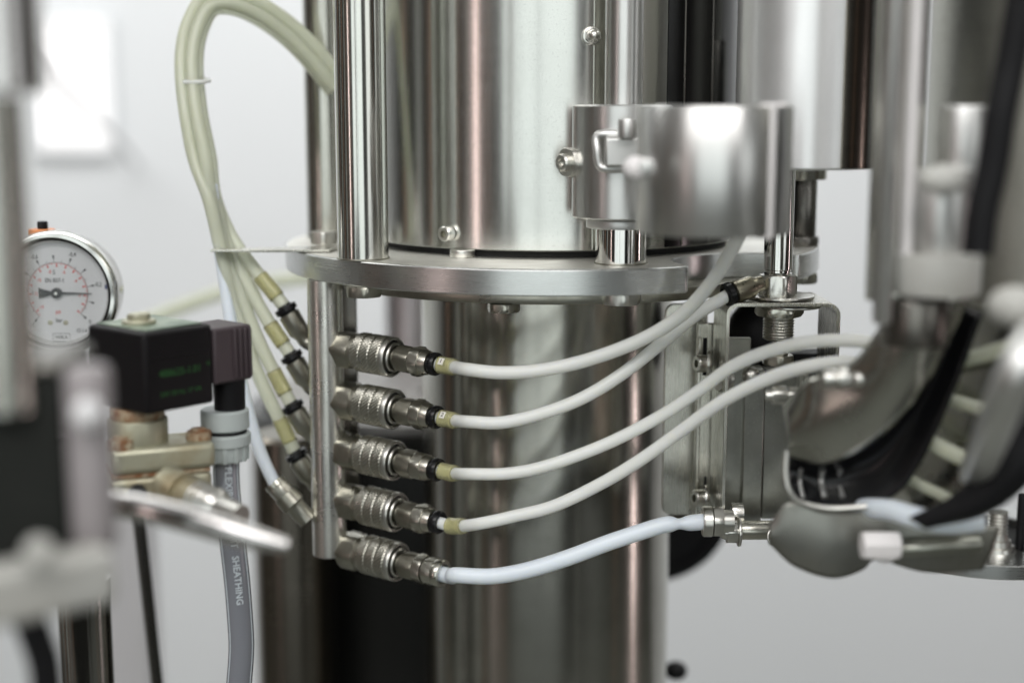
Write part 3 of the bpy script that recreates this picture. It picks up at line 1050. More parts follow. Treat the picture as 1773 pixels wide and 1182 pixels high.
quad(1149, 526, 1222, 891, 588, 2.5, 'backing_sheet', M_FLAT, mp, rc=4)
quad(1204, 560, 1236, 905, 577, 3, 'slotted_strip', M_FLAT, mp)
quad(1233, 585, 1296, 912, 571, 3, 'inner_sheet', M_FLAT2, mp)
quad(1287, 640, 1321, 902, 566, 12, 'channel_strip', M_FLAT2, mp)
quad(1322, 640, 1376, 898, 569, 10, 'channel_strip', M_FLAT2, mp)
quad(1205, 585, 1212, 900, 574, 2, 'bright_edge', M_FLAT, mp)
quad(1217, 585, 1224, 650, 576.6, 0.5, 'slot', M_GAP, mp, bev=0.1)
quad(1219, 825, 1223, 850, 576.6, 0.5, 'slot', M_GAP, mp, bev=0.1)
for (px, py) in ((1226, 629), (1222, 861)):
    p = W(px, py, 566)
    G().cyl(p + Vector((-0.5, 0.05, 0)), (1, -0.1, 0), 1.2, 5.2, 32, .2).out('washer', M_BOLT, mp)
    socket_screw(mp, p, (-0.93, -0.36, 0.05), 3.5, 5.5)
p = W(1248, 655, 562)
G().hexa(W(1258, 658, 552), (-1, -0.4, 0), 4, 4.5).cyl(W(1268, 656, 552), (-1, -0.2, 0), 6, 3.2).ball(W(1300, 650, 548), 3.5).out('bolt', M_BOLT, mp)
# dark triangular hole in the sheet
hp = [W(1237, 880, 570.8), W(1246, 853, 570.8), W(1252, 858, 570.8), W(1256, 885, 570.8)]
G().prism(hp, (0, 0.1, 0)).out('cut_out', M_GAP, mp)
# inner cheek blocks under the rod
quad(1300, 612, 1440, 668, 585, 14, 'dark_block', M_RUBBER, mp, lab_='black block under the air cylinder rod')
quad(1285, 648, 1400, 690, 580, 14, 'cross_bar', M_FLAT, mp)
# dark round piece seen through the bracket
G().ball(W(1298, 590, 640), 12, squash=1.5).out('round_housing', M_RUBBER, label='dark rounded cap seen through the bent bracket', cat='cap')

# hinge pin with fittings
hg = thing('hinge_pin', 'short nickel hinge pin with nuts and a split ring under the bracket', 'hinge pin', W(1325, 915, 545))
p = W(1278, 917, 545)
X1 = Vector((1, 0, 0))
G().cyl(p, X1, 13.6, 3.8, 40, .3).cyl(p + X1 * 14, X1, 13.5, 3.7, 40, .3).out('pin', M_NICK, hg)
q = W(1262, 920, 540)
G().hexa(q + X1 * -1, X1, 4.2, 5.0, rot=R(12)).cyl(q + X1 * 3.3, X1, 1.2, 5.8).ball(q - X1 * 1, 3.2).out('nut', M_BOLT, hg)
q = W(1266, 888, 548)
G().hexa(q, X1, 4.6, 4.4, rot=R(30)).out('nut', M_BOLT, hg)
q = W(1375, 900, 540)
G().hexa(q - Vector((0, 0, 2.6)), X1, 6, 4.2, rot=R(10)).hexa(q + Vector((1, 2, 3.4)), X1, 8, 3.6).out('nut', M_BOLT, hg)
rp = W(1337, 929, 541)
G().tube([rp + Vector((math.cos(t) * 1.6, math.sin(t) * 0.8, math.sin(t) * 2.6)) for t in [R(20 * k) for k in range(18)]], 0.55, 8, sub=3).out('split_ring', M_BOLT, hg)
hf = thing('hose_nut', 'ribbed nickel hose nut clamping the end of the thick bluish hose', 'fitting', W(1235, 902, 538))
q = W(1216, 902, 538)
G().lathe(q, X1, [(0, 3.3), (0, 5.6), (0.6, 6.0), (3.6, 6.0), (4, 5.4)], 40).hexa(q + X1 * 4.1, X1, 3.8, 6.6, rot=R(14)).lathe(q, X1, [(8.1, 4.5), (12, 4.5)], 24).out('nut', M_BOLT, hf)

# ------------------------------------------------------------ upper right silver body
sbx = W(1398, 150, 520)
sil = thing('silver_housing', 'wide silvery housing hanging at the upper right, above the air cylinder', 'housing', (sbx.x, 520, S(300) * 497))
zb2 = S(300) * 498
hx = W(1396, 200, 546).x
G().lathe((hx, 546, zb2), (0, 0, 1), [(0, 25.6), (0.8, 26.6), (220, 26.6)], 120).out('shell', M_SILV, sil)
vs, fs = [], []
for i in range(25):
    t = R(-90 + 17 + (150 - 17) * i / 24)
    for rr in (26.7, 27.3):
        for z in (zb2 + 0.4, zb2 + 220):
            vs.append((hx + math.cos(t) * rr, 546 + math.sin(t) * rr, z))
for i in range(24):
    k = i * 4
    fs += [(k, k + 4, k + 5, k + 1), (k + 2, k + 3, k + 7, k + 6), (k, k + 2, k + 6, k + 4), (k + 1, k + 5, k + 7, k + 3)]
fs += [(0, 1, 3, 2), (96, 98, 99, 97)]
G().add(vs, fs).out('dark_side_reflection', steel('brown_reflection_steel', (0.36, 0.33, 0.28), 0.2, (20, 20, 900), 0.6, 0.005, 0.1), sil)  # darker brown section stands in for a dark reflection on the shell

# ------------------------------------------------------------ blurred bars in the right foreground
b1 = thing('guide_bar', 'bright out-of-focus guide bar with a pinkish highlight in the right foreground', 'bar', (W(1555, 500, 430).x, 430, -60))
G().lathe((W(1538, 300, 430).x, 430, S(560) * 430), (0, 0, 1), [(0, 2.4), (1, 3.0), (220, 3.0)], 48).out('shaft', M_CLAMPR, b1)
G().lathe((W(1576, 300, 432).x, 433, S(488) * 432), (0, 0, 1), [(0, 1.6), (1, 2.1), (220, 2.1)], 32).out('highlight_tube', M_BARP, b1)  # both pale tubes stand in for highlights on the wider bar behind
G().lathe((W(1556, 300, 445).x, 447, S(520) * 445), (0, 0, 1), [(0, 8.2), (220, 8.2)], 48).out('rear_tube', M_CYL2, b1)
cb = thing('clamp_head', 'stepped steel clamp head on the blurred bars at the right', 'clamp', W(1640, 510, 430))
kx = W(1632, 400, 432).x
G().cyl((kx, 436, S(512) * 432), (0, 0, 1), 13, 13.2, 48, 1).out('base_disc', M_LIGHTM, cb)
G().cyl((kx + 1, 438, S(440) * 436), (0, 0, 1), 26, 9.4, 48, 1).out('neck', M_CLAMP, cb)
G().cyl((W(1672, 250, 440).x, 442, S(320) * 440), (0, 0, 1), 24, 7.3, 48, 1).out('upper_neck', M_CLAMP, cb)
G().cyl(W(1634, 311, 426), (0, -1, 0), 6, 4.2, 32, 2).ball(W(1634, 311, 414), 4.3, squash=1.7, a=(1, 0, 0)).out('bolt_head', M_LIGHTM, cb)
G().cyl((W(1592, 500, 436).x, 440, S(600) * 436), (0, 0, 1), (S(518) - S(600)) * 436, 10.5, 48, 1).out('lower_collar', M_DARKST, cb)

cdm = thing('carousel_drum', 'large dull steel drum filling the far right behind the black hose', 'drum', (W(1830, 500, 640).x, 640, -150))
dxc = W(1790, 500, 640).x
G().lathe((dxc, 640, S(800) * 600), (0, 0, 1), [(0, 50), (270, 50)], 96).out('shell', steel('drum_steel', (0.40, 0.40, 0.36), 0.42, (20, 20, 500), 0.3, 0.05, 0.2), cdm)
# black hose in the top right
hose([W(1775, -40, 405), W(1762, 40, 405), W(1748, 120, 405), W(1732, 200, 404), W(1718, 290, 404), W(1700, 370, 404), W(1692, 440, 404)], 4.4, M_RUBBER,
     'thick black out-of-focus hose descending in the upper right corner', None)
# pale diagonal strut at the right edge
G().tube([W(1800, 560, 380), W(1745, 680, 378), W(1690, 820, 440)], 5.4, 24).out('strut', M_CLAMP, label='pale blurred diagonal strut near the right edge', cat='strut')
G().ball(W(1755, 530, 385), 7.0, squash=0.8).out('knob', M_LIGHTM, label='pale blurred knob at the right edge above the strut', cat='knob')


def outline(name, pts, Y, th_, mat, label=None, cat=None, parent=None, bev=0.8, smooth_=True, sub=6):
    P = [W(x, y, Y) for x, y in pts]
    if smooth_:
        Q = P + [P[0], P[1]]
        S_ = spline([P[-1]] + Q, sub)
        # keep one closed turn only
        P = S_[sub: sub + len(P) * sub]
    return G().prism(P, (0, th_, 0)).out(name, mat, parent, label=label, cat=cat, bevel=bev)


# curved polished guard, inner band blackened as shade and outer shell: each a bent sheet with its own bulge
def ribbon(name, ea, eb, mat, bulge, th, parent=None, label=None, cat=None, nu=36, nv=14):
    A = spline([W(*p) for p in ea], 12)
    B = spline([W(*p) for p in eb], 12)

    def samp(P, q):
        x = q * (len(P) - 1)
        i = min(int(x), len(P) - 2)
        return P[i].lerp(P[i + 1], x - i)
    vs, fs = [], []
    for i in range(nu + 1):
        q = i / nu
        p0, p1 = samp(A, q), samp(B, q)
        for j in range(nv + 1):
            t = j / nv
            p = p0.lerp(p1, t)
            vs.append(p + Vector((0, -1, 0)) * bulge * math.sin(math.pi * t))
    for i in range(nu):
        for j in range(nv):
            k = i * (nv + 1) + j
            fs.append((k, k + 1, k + nv + 2, k + nv + 1))
    o = G().add(vs, fs).out(name, mat, parent, label=label, cat=cat, smooth=70)
    m = o.modifiers.new('solid', 'SOLIDIFY')
    m.thickness = th * MM
    m.offset = 0
    return o


M_BENT = steel('bent_polished_steel', (0.50, 0.50, 0.455), 0.24, None, 0, 0.05, 0.35)
ribbon('guard_plate', [(1358, 705, 474), (1400, 655, 466), (1470, 632, 458), (1518, 575, 450), (1552, 512, 446)],
       [(1364, 786, 474), (1432, 799, 466), (1520, 755, 458), (1602, 662, 448), (1680, 505, 442)], M_BENT, 4.5, 1.5,
       label='big bent polished guard sweeping from the clamp head down to the black opening', cat='guard')
bd = thing('shaded_inner_band', 'ribbed inner band, blackened as shade, curving under the bent polished guard', 'ring', W(1470, 880, 480))
ribbon('band', [(1366, 782, 482), (1432, 796, 478), (1520, 754, 472), (1602, 660, 462), (1662, 530, 456)],
       [(1372, 866, 478), (1450, 884, 476), (1560, 845, 468), (1640, 700, 460), (1700, 540, 454)], M_BLACK, -7, 1.5, parent=bd)  # black colour stands in for the shade inside the guard
sh_ = thing('curved_shell', 'dull curved steel shell with hose reflections modelled as pale tubes, right of the shaded ribbed band', 'shell', W(1650, 900, 470))
ribbon('sheet', [(1490, 895, 492), (1570, 800, 490), (1622, 690, 486), (1670, 520, 480)],
       [(1640, 925, 470), (1720, 830, 462), (1775, 700, 454), (1810, 520, 450)], steel('dark_shell_steel', (0.30, 0.30, 0.27), 0.28, None, 0, 0.05, 0.3), 8, 1.5, parent=sh_)
for p0, p1, p2, r0 in (((1610, 634, 483), (1680, 620, 464), (1775, 592, 446), 2.6), ((1585, 664, 486), (1660, 696, 466), (1765, 722, 446), 2.3), ((1530, 712, 490), (1620, 770, 468), (1730, 822, 450), 2.9), ((1500, 790, 492), (1590, 838, 474), (1680, 880, 452), 2.0)):
    G().tube([W(*p0), W(*p1), W(*p2)], r0, 14, rf=lambda q: (r0, r0 * .7)).out('rib_or_reflection', M_HOSEY, sh_)  # pale tubes stand in for hose reflections on the shell
ribbon('outer_band', [(1800, 640, 430), (1730, 760, 432), (1660, 850, 436), (1575, 898, 444)],
       [(1830, 760, 426), (1770, 842, 428), (1700, 888, 434), (1610, 908, 444)], M_RUBBER, 4, 2,
       label='thick black out-of-focus band at the right edge, below the pale strut', cat='band')
for (px, w_) in ((1387, 5), (1424, 8), (1455, 7), (1497, 9), (1528, 12)):
    p0, p1 = W(px, 812, 481), W(px + 4, 862 if px < 1500 else 826, 478)
    G().tube([p0, (p0 + p1) / 2 + Vector((0, 4.0, 0)), p1], w_ * 0.15, 10).out('rib_or_reflection', M_CLAMP, bd)
sk = thing('scalloped_guard', 'dull steel skirt with a scalloped lower edge at the lower right', 'guard', W(1500, 1000, 462))
ribbon('skirt', [(1332, 908, 474), (1366, 868, 472), (1430, 884, 470), (1500, 884, 470), (1570, 882, 468), (1650, 905, 466), (1730, 912, 466)],
       [(1332, 938, 474), (1375, 978, 472), (1440, 999, 470), (1490, 986, 470), (1518, 967, 470), (1600, 988, 468), (1700, 984, 468)], steel('dark_skirt_steel', (0.30, 0.30, 0.275), 0.4, None, 0, 0.08, 0.5), 1.0, 1.5, parent=sk, nu=60)
G().tube([W(1362, 780, 469), W(1360, 820, 468), W(1368, 852, 467), (W(1392, 872, 467)), W(1440, 880, 467), W(1500, 876, 466)], 1.1, 12).out('rim', M_BOLT, sk)
G().cyl(W(1525, 944, 466), (0, -1, 0), 8, 4.2, 32, 1.5).hexa(W(1492, 943, 456), (1, 0, 0), 12.2, 4.9, rot=R(15), c=.3).out('bolt_head', M_BARP, sk)
hose([W(1392, 892, 520), W(1430, 884, 500), W(1480, 880, 480), W(1540, 882, 462), W(1590, 896, 452), W(1640, 905, 450), W(1700, 900, 450)], 3.6, M_HOSEB,
     'bluish white hose lying across the lower right guards', None)
# bolts in front of the guard plate
tb_ = thing('bolt', 'blurred bright bolt on top of the grey-green guard plate', 'bolt', W(1465, 656, 455), 'blurred bolts by the guard plate')
G().cyl(W(1425, 655, 460), X1, 6, 3.2, 24).hexa(W(1450, 655, 458), X1, 5, 3.8).ball(W(1488, 656, 456), 3.2).out('shank', M_BOLT, tb_)
tb_ = thing('bolt', 'blurred pair of nuts on a bolt left of the guard plate', 'bolt', W(1358, 685, 500), 'blurred bolts by the guard plate')
G().hexa(W(1336, 684, 500), X1, 5.2, 3.4).hexa(W(1364, 685, 500), X1, 4.6, 3.2).cyl(W(1325, 684, 500), X1, 14, 1.9, 20).out('shank', M_BOLT, tb_)
hose([W(1560, 950, 464), W(1600, 947, 462), W(1650, 944, 462), W(1694, 941, 464)], 2.6, M_GUARD, 'grey-green pipe running right above the scalloped guard', None, name='pipe')
# sharp ring with spring foot at the lower right corner
rg = thing('foot_ring', 'bright steel ring holding a spring-loaded foot in the lower right corner', 'ring', W(1715, 990, 560))
rc = Vector((W(1700, 975, 600).x, 600, S(990) * 560))
zr = S(1003) * 558
G().lathe((rc.x, 605, zr), (0, 0, 1), [(0, 30), (0, 47.6), (0.4, 48), (5.6, 48), (6, 47.6), (6, 30)], 120, closed=True).out('ring', M_PLATE, rg)
G().cyl((rc.x, 605, zr + 0.4), (0, 0, 1), 3.0, 31, 64, .3).out('floor_disc', M_RUBBER, rg)
fx = W(1727, 960, 578).x
G().lathe((fx, 580, zr + 4), (0, 0, 1), [(0, 9), (0.4, 10.3), (1.2, 10.3), (1.6, 8), (3.6, 7.6), (4, 6), (6.4, 5.8), (6.8, 4.6), (9, 4.4)], 48).out('cap', M_BOLT, rg)
th = []
for k in range(7):
    th += [(k * 1.6, 3.6), (k * 1.6 + 0.8, 4.3)]
G().lathe((fx, 580, zr + 12), (0, 0, 1), th, 32).out('spring', M_BOLT, rg)
G().cyl((fx + 10.5, 582, zr + 3.6), (0, 0, 1), 26, 1.8, 20, .2).out('pin', M_RUBBER, rg)

# ------------------------------------------------------------ pressure gauge
GY = 590.0
gc = W(97, 508, GY)
ga = thing('pressure_gauge', 'round glycerine pressure gauge with white dial and black needle behind the left post', 'gauge', gc + Vector((0, 0, -27)))
FN = Vector((0, -1, 0))
r_ = 26.4
G().lathe(gc, FN, [(-18, 20), (-18, 22.6), (-15, 24.2), (-3.2, 24.4)], 96).out('case', M_POL, ga)
G().lathe(gc, FN, [(-3, 25.6), (-1.6, 26.5), (1.8, 26.3), (3.2, 25.2), (3.4, 23.8), (2.2, 22.6), (-2.0, 20.8), (-3, 20.8)], 96, closed=True).out('bezel', M_POL, ga)
G().lathe(gc, FN, [(-2.5, 20.9), (-2.0, 20.9)], 96).out('dial', M_DIAL, ga)
G().lathe(gc, FN, [(1.0, 21.8), (1.5, 21.8)], 96).out('glass', M_GLASS, ga)
dz = GY + 1.9


def dp(r, deg, k=0.0):
    return Vector((gc.x + r * math.cos(R(deg)), dz - k, gc.z + r * math.sin(R(deg))))


kt, rt_ = G(), G()


def mark(g, r0, r1, deg, w0, w1):
    t = Vector((-math.sin(R(deg)), 0, math.cos(R(deg))))
    a, b = dp(r0, deg, 0.06), dp(r1, deg, 0.06)
    g.add([a - t * w0 / 2, a + t * w0 / 2, b + t * w1 / 2, b - t * w1 / 2], [(0, 1, 2, 3)])


def arcm(g, r0, r1, d0, d1):
    for k in range(90):
        a0 = d0 + (d1 - d0) * k / 90
        a1 = d0 + (d1 - d0) * (k + 1) / 90
        g.add([dp(r0, a0, .06), dp(r1, a0, .06), dp(r1, a1, .06), dp(r0, a1, .06)], [(0, 1, 2, 3)])


for k in range(11):
    d = -43 + 27.3 * k
    mark(kt, 12.9, 14.4, d, 0.16, 0.16)
    mark(kt, 14.2, 15.8, d, 0.3, 0.95)
    if k < 10:
        mark(kt, 12.9, 13.9, d + 13.6, 0.14, 0.14)
arcm(kt, 12.75, 12.9, -43, 230)
for k in range(15):
    d = -43 + 18.8 * k
    mark(rt_, 11.0, 12.4, d, 0.9, 0.2)
    mark(rt_, 11.9, 12.4, d + 9.4, 0.14, 0.14)
arcm(rt_, 12.4, 12.56, -43, 230)
kt.out('scale', M_PRINTK, ga, kind='stuff')
rt_.out('inner_scale', M_PRINTR, ga, kind='stuff')
RX, UZ = (1, 0, 0), (0, 0, 1)
for k, s_ in ((0, '0'), (2, '-0,2'), (4, '-0,4'), (6, '-0,6'), (8, '-0,8'), (10, '-1')):
    d = -43 + 27.3 * k
    text(s_, 2.5, dp(17.6 if k else 18.0, d, .1), RX, UZ, M_PRINTK, ga, 'numeral', xs=0.8)
for k in range(2, 15, 2):
    d = -43 + 18.8 * k
    text('-%d' % k, 2.0, dp(9.3, d, .1), RX, UZ, M_PRINTR, ga, 'numeral', xs=0.8)
for (s_, x, z, sz, m_) in (('S', -1, 8.6, 2.6, M_PRINTK), ('EN 837-1', -.8, 5.2, 2.5, M_PRINTK), ('psi', 0, -8.0, 2.3, M_PRINTR), ('bar', .2, -11.6, 2.4, M_PRINTK),
                           ('Cl.1.6', 9.6, -16.0, 2.2, M_PRINTK), ('WIKA', .8, -20.2 + 1.2, 2.3, M_PRINTK), ('-1', -10.8, 0.0, 2.4, M_PRINTK)):
    text(s_, sz, (gc.x + x, dz - .1, gc.z + z), RX, UZ, m_, ga, 'lettering', xs=0.85)
lf = G()
for (x, z, a, b) in ((.8, -17.2, 7.0, .15), (.8, -20.7, 7.0, .15), (-2.75, -18.95, .15, 3.6), (4.35, -18.95, .15, 3.6)):
    lf.box((gc.x + x, dz - .06, gc.z + z), (a, .02, b))
lf.out('logo_frame', M_PRINTK, ga)
nd = G()
nz = dz - 1.2
nd.prism([Vector((gc.x - 7.6, nz, gc.z + 2.3)), Vector((gc.x - 6, nz, gc.z + 1.7)), Vector((gc.x - 2, nz, gc.z + .7)), Vector((gc.x + 14.8, nz, gc.z - .12)), Vector((gc.x + 14.8, nz, gc.z - .3)), Vector((gc.x - 2, nz, gc.z - .7)), Vector((gc.x - 6, nz, gc.z - 1.9)), Vector((gc.x - 7.6, nz, gc.z - 2.3))], (0, .25, 0))
nd.lathe((gc.x, dz - .3, gc.z), FN, [(0, 2.2), (1.6, 2.2), (1.9, 1.8)], 32)
ndo = nd.out('needle', M_RUBBER, ga)
G().lathe((gc.x, dz - 2.1, gc.z), FN, [(0, .7), (.3, .6)], 16).out('hub_pin', M_BOLT, ndo)
for x in (-3.6, 2.9):
    G().lathe((gc.x + x, dz, gc.z - 12.6), FN, [(0, 1.05), (.3, 1.0), (.35, .7)], 24).out('screw', M_TAN, ga)
G().box((gc.x + 20.7, dz - .1, gc.z + 2.6), (1.2, .3, 2)).out('limit_mark', plastic('blue_mark', (0.05, 0.06, 0.2), .5), ga)
pz_ = W(72, 398, GY + 6)
G().cyl(pz_ + Vector((0, 0, -3)), UZ, 3.4, 5.6, 32).out('filler_plug', M_ORANGE, ga)
G().cyl(pz_ + Vector((0.5, 0, 0)), UZ, 3.6, 2.2, 24).out('plug_cap', M_RUBBER, ga)
G().lathe((gc.x + 4, GY + 8, gc.z - 55), UZ, [(0, 5), (20, 5), (22, 4), (32, 4)], 32).hexa((gc.x + 4, GY + 8, gc.z - 40), UZ, 9, 7.5).out('stem', M_WHITEP, ga)

# ------------------------------------------------------------ solenoid valve
NEAR = Vector((-126, 480, 0))
th_ = R(50)
dA = Vector((math.cos(th_), math.sin(th_), 0))
dB = Vector((-math.sin(th_), math.cos(th_), 0))
zt_, zbm = -75.4, -104.2
va = thing('solenoid_valve', 'black boxy solenoid valve coil on a rusty flanged valve body', 'valve', (NEAR.x, NEAR.y + 15, -134))
LA, LB = 29.5, 33.5
cb_ = NEAR + dA * LA / 2 + dB * LB / 2
G().box((cb_.x, cb_.y, (zt_ + zbm) / 2), (LA, LB, zt_ - zbm), dA).out('coil', M_COIL, va, bevel=1.6, seg=3)
G().box((cb_.x, cb_.y, zt_ + .35), (LA - 5, LB - 5, .5), dA).out('label', M_GREEN, va, bevel=.2)
G().cyl((cb_.x - 3, cb_.y - 3, zt_ + .4), UZ, 1.6, 6.0, 32, .4).hexa((cb_.x - 3, cb_.y - 3, zt_ + 1.8), UZ, 2.4, 4.2).out('top_nut', M_TAN, va)
tc_ = NEAR + dA * LA * .5 - dB * .15
text('488625-1.01', 3.6, (tc_.x, tc_.y, zt_ - 15.2), dA, UZ, M_PRINTG, va, 'lettering')
text('W', 2.0, (NEAR.x + dA.x * 27 - dB.x * .15, NEAR.y + dA.y * 27 - dB.y * .15, zt_ - 14), dA, UZ, M_PRINTG, va, 'lettering')
text('24V 50 Hz 17 VA', 2.5, (tc_.x, tc_.y, zt_ - 22.5), dA, UZ, M_PRINTG, va, 'lettering')
q = NEAR + dA * LA * .5 - dB * .05
G().box((q.x, q.y, zt_ - 9.6), (LA - 4, .5, .5), dA).out('moulding_line', M_COIL, va, bevel=.1)
pg = NEAR + dA * (LA + 8.8) + dB * 9
plug = G().box((pg.x, pg.y, -87.6), (17.4, 19, 20.6), dA).out('plug', M_PLUG, va, bevel=1.2, seg=3)
for k in range(4):
    q = NEAR + dA * (LA + 9.2 + k * 2.3) - dB * .6
    G().box((q.x, q.y, -87.6), (1.1, 1.6, 18), dA).out('rib_or_reflection', M_PLUG, plug, bevel=.3)
nk = NEAR + dA * (LA + 10.5) + dB * 4.5
nk = Vector((W(398, 700, 515).x, 515, 0))
G().lathe((nk.x, nk.y, -111), UZ, [(0, 5.6), (14, 5.9)], 40).out('plug_neck', M_RUBBER, plug)
cg = thing('cable_gland', 'pale grey cable gland with fluted nut under the black plug', 'cable gland', (nk.x - 1.6, nk.y, -128))
gxp = Vector((nk.x - 2.0, nk.y, 0))
G().lathe(gxp + Vector((0, 0, -117)), UZ, [(0, 7.5), (1.0, 8.9), (7.4, 8.9), (8.0, 8.4)], 48).out('collar', M_GLAND, cg)
gn = G()
gn.lathe(gxp + Vector((0, 0, -128.5)), UZ, [(0, 7.0), (.6, 7.7), (6, 8.2), (6.2, 9.2), (10.2, 9.3), (10.6, 8.6)], 60)
for k in range(12):
    t = R(30 * k + 8)
    gn.box(gxp + Vector((math.cos(t) * 8.0, math.sin(t) * 8.0, -125)), (1.2, 1.6, 6.4), (math.cos(t), math.sin(t), 0))
gn.out('fluted_nut', M_GLAND, cg, bevel=.2)
G().lathe(gxp + Vector((0, 0, -118.2)), UZ, [(0, 7.9), (1.4, 7.9)], 48).out('seal', M_RUBBER, cg)

# conduit with printing
cpts = [gxp + Vector((0, 0, -127)), W(392, 830, 514), W(396, 880, 514), W(403, 940, 515), W(410, 1000, 516), W(415, 1060, 517), W(418, 1120, 518), W(414, 1182, 519), W(408, 1250, 520)]
con = G().tube(cpts, 4.9, 64, sub=12).out('conduit', M_COND, label='grey-blue flexible conduit lettered FLEXIBLE and LIGHT SHEATHING, hanging from the gland', cat='conduit', smooth=60)
P = spline(cpts, 40)
acc = [0]
for k in range(1, len(P)):
    acc.append(acc[-1] + (P[k] - P[k - 1]).length)


def at_len(s_):
    for k in range(1, len(P)):
        if acc[k] >= s_:
            q = (s_ - acc[k - 1]) / (acc[k] - acc[k - 1])
            return P[k - 1].lerp(P[k], q), (P[k] - P[k - 1]).normalized()
    return P[-1], (P[-1] - P[-2]).normalized()


def wrap_text(body, size, s0, parent, rad_, phi0, mat):
    c = bpy.data.curves.new('tmp', 'FONT')
    c.body = body
    c.size = size
    c.align_y = 'CENTER'
    c.resolution_u = 2
    c.offset = size * 0.018
    o = bpy.data.objects.new('tmp', c)
    COL.objects.link(o)
    dg = bpy.context.evaluated_depsgraph_get()
    me = bpy.data.meshes.new_from_object(o.evaluated_get(dg))
    import bmesh
    bm = bmesh.new()
    bm.from_mesh(me)
    bmesh.ops.triangulate(bm, faces=bm.faces)
    bmesh.ops.subdivide_edges(bm, edges=[e for e in bm.edges if e.calc_length() > 0.5], cuts=5, use_grid_fill=True)
    bmesh.ops.triangulate(bm, faces=bm.faces)
    bm.to_mesh(me)
    bm.free()
    vs = []
    for v in me.vertices:
        s_, t_ = s0 + v.co.x, v.co.y
        p, d = at_len(s_)
        e = (-p).normalized()
        e = (e - d * e.dot(d)).normalized()
        side = d.cross(e)
        ph = phi0 + t_ / rad_
        vs.append(p + (e * math.cos(ph) - side * math.sin(ph)) * rad_)
    fs = [tuple(f.vertices) for f in me.polygons]
    wdt = max(v.co.x for v in me.vertices)
    bpy.data.objects.remove(o)
    bpy.data.meshes.remove(me)
    g = G()
    g.add(vs, fs)
    g.out('lettering', mat, parent, smooth=60)
    return s0 + wdt


wrap_text('FLEXIBLE', 3.6, 3.5, con, 5.03, 0.15, M_PRINTW)
wrap_text('LIGHT', 3.6, 24.0, con, 5.03, 0.08, M_PRINTW)
wrap_text('SHEATHING', 3.6, 37.0, con, 5.03, 0.05, M_PRINTW)
for ph in (-1.0, 1.0):
    pl = []
    for k in range(0, 60):
        p, d = at_len(acc[-1] * k / 60)
        e = (-p).normalized()
        e = (e - d * e.dot(d)).normalized()
        sd = d.cross(e)
        pl.append(p + (e * math.cos(ph) + sd * math.sin(ph)) * 4.85)
    G().tube(pl, .25, 6, sub=1).out('stripe', M_PRINTW, con)

# valve body below the coil
vb = Vector((W(240, 745, 498).x, 498, 0))
G().cyl(vb + Vector((0, 0, -108.6)), UZ, 4.2, 9.4, 40, .5).out('rusty_ring', M_RUST, va, label='rusty ring under the coil')
G().cyl(vb + Vector((0, 0, -118)), UZ, 9.4, 10.4, 40, .5).out('bonnet', M_TAN, va)
fdr = Vector((math.cos(R(22)), math.sin(R(22)), 0))
fc = Vector((W(278, 790, 500).x, 500, 0))
G().box(fc + Vector((0, 0, -122)), (36, 22, 9.4), fdr).out('upper_flange', M_TAN, va, bevel=2.2, seg=3)
G().box(fc + Vector((-1, 0, -133.2)), (35, 21, 10.4), fdr).out('lower_flange', M_TAN, va, bevel=2.2, seg=3)
G().box(fc + Vector((-1, 0, -127.4)), (34, 20.5, 1.3), fdr).out('flange_gasket', M_RUST, va)
for (px, py, Y) in ((213, 795, 489), (345, 772, 502)):
    p = W(px, py, Y)
    G().hexa(Vector((p.x, Y, -118.4)), UZ, 4.0, 4.8).cyl(Vector((p.x, Y, -114.6)), UZ, 1.2, 3.0).out('flange_bolt', M_RUST, va)
G().cyl(W(240, 852, 478), FN, 3, 3.2, 24).out('port', M_GAP, va)
pe0 = W(290, 840, 482)
pe1 = W(440, 905, 455)
dd = (pe1 - pe0).normalized()
ef = thing('outlet_fitting', 'blurred nickel outlet fitting running from the valve behind the lever', 'fitting', pe0)
G().hexa(pe0, dd, 9, 8).lathe(pe0, dd, [(9, 5.5), (20, 5.5)], 32).out('hex', M_TAN, ef)
rb = []
for k in range(6):
    rb += [(15 + k * 2, 5.0), (16 + k * 2, 6.2)]
G().lathe(pe0, dd, rb + [(28, 4.5), (38, 4.2)], 32).out('ribbed_end', M_BOLT, ef)

# lever in the foreground
G().tube([W(168, 868, 405), W(200, 872, 402), W(250, 880, 398), W(330, 900, 394), W(430, 928, 392), W(498, 944, 392)], 3.4, 20, rf=lambda q: (4.0, 3.4) if q < .75 else (4.0 - 8 * (q - .75), 3.4 - 6 * (q - .75))).out(
    'lever', M_PINK, label='bright blurred bent lever reaching right across the conduit', cat='lever')

# ------------------------------------------------------------ posts at the lower left
post('pipe', 'chrome pipe rising at the bottom left under the blurred arm', W(148, 1100, 575).x, 575, 11.0, -420, S(1000) * 575, M_POL, foot=False, cat='pipe', group='pipes at the lower left')
G().tube([W(236, 860, 640), W(252, 1000, 640), W(272, 1182, 640), W(290, 1330, 640)], 2.9, 20).out('pipe', steel('dark_pipe_steel', (0.28, 0.28, 0.27), 0.15, None, 0, .02, .2), label='thin dark pipe running down below the lever', cat='pipe', group='pipes at the lower left')
quad_w = W(205, 1000, 900)
G().box((W(190, 1000, 900).x, 930, S(830) * 910 - 280), (40, 40, 560)).out('panel_post', M_WHITEP, label='pale square post behind the thin dark pipe', cat='post', bevel=2)

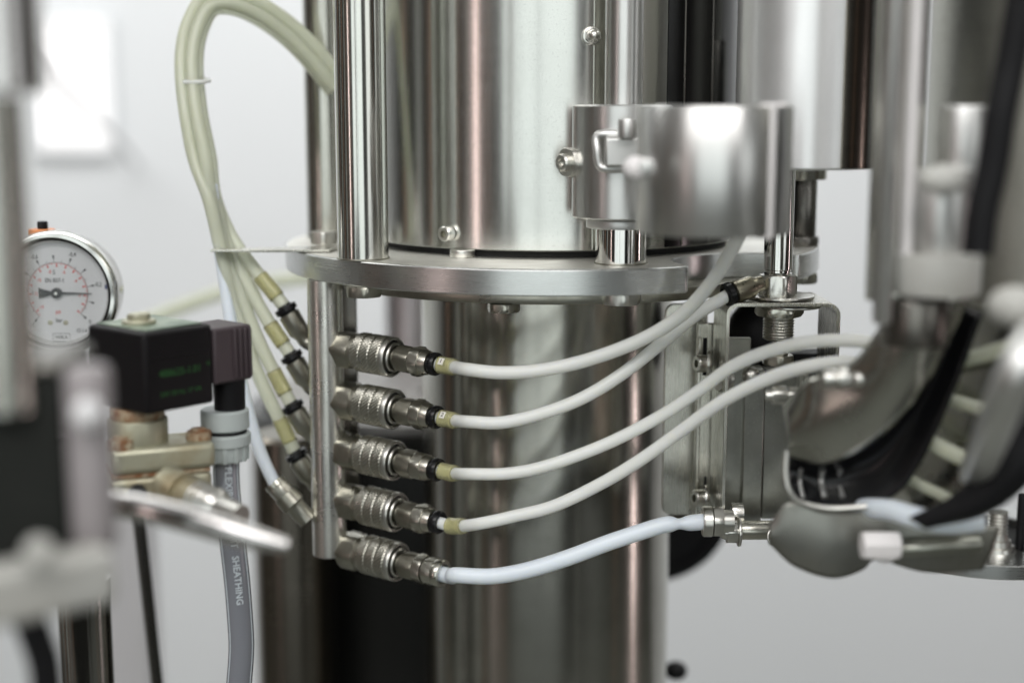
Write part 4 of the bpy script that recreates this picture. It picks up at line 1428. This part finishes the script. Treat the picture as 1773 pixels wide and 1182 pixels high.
# ------------------------------------------------------------ out-of-focus things at the left
x_ = W(5, 100, 330).x
fp = thing('foreground_post', 'blurred steel post with a thicker collar at the upper left edge', 'post', (x_, 330, -60))
G().lathe((x_, 330, 3.6), UZ, [(0, 8.0), (1.0, 9.0), (160, 9.0)], 64).out('collar', M_PINK, fp)
x2 = W(-2, 400, 330).x
G().lathe((x2, 330, -70), UZ, [(0, 6.8), (73, 6.8)], 64).out('shaft', M_CYL2, fp)
fb = thing('foreground_block', 'big dark out-of-focus block with a round pinkish edge at the lower left', 'block', (-130, 335, -108))
xr_ = W(112, 800, 330).x
G().box((xr_ - 30, 345, (S(650) * 330 + S(985) * 330) / 2), (60, 30, (S(650) - S(985)) * 330)).out('body', plastic('dark_green_grey', (0.016, 0.018, 0.016), .7, spec=.1, var=.5, vcol=(.03, .03, .028), vscale=30), fb, bevel=1.5, seg=3)
G().box((xr_ - 30.5, 344.6, S(640) * 330 + .4), (60, 30, 3)).out('top_plate', M_DARKST, fb, bevel=1.5, seg=3)
xc_ = W(145, 800, 326).x
G().cyl((xc_, 332, S(960) * 326), UZ, (S(640) - S(960)) * 326, 5.4, 40, 1.6).out('round_edge', plastic('mauve_grey_casting', (0.34, 0.315, 0.32), 0.45), fb)
G().ball(W(152, 716, 322), 3.6).out('screw_head', M_DIAL, fb)  # white colour stands in for the blurred glint on the screw
fa = thing('casting_beam', 'pale blurred casting arm crossing the lower left corner', 'arm', W(100, 1040, 310))
pa_, pb2 = W(-60, 1040, 300), W(190, 988, 322)
am = (pa_ + pb2) / 2
G().box(am, ((pb2 - pa_).length, 10, 13.5), (pb2 - pa_)).out('beam', M_LIGHTM, fa, bevel=2.5, seg=3)
G().ball(W(68, 955, 300), 3.4).out('screw_head', M_LIGHTM, fa)
G().tube([W(46, 1060, 330), W(62, 1100, 330), W(78, 1150, 330), W(84, 1220, 330)], 4.0, 20).out('hose', M_RUBBER, label='short black blurred hose in the bottom left corner', cat='hose')

for o in SC.objects:
    if '_org' in o.keys():
        del o['_org']
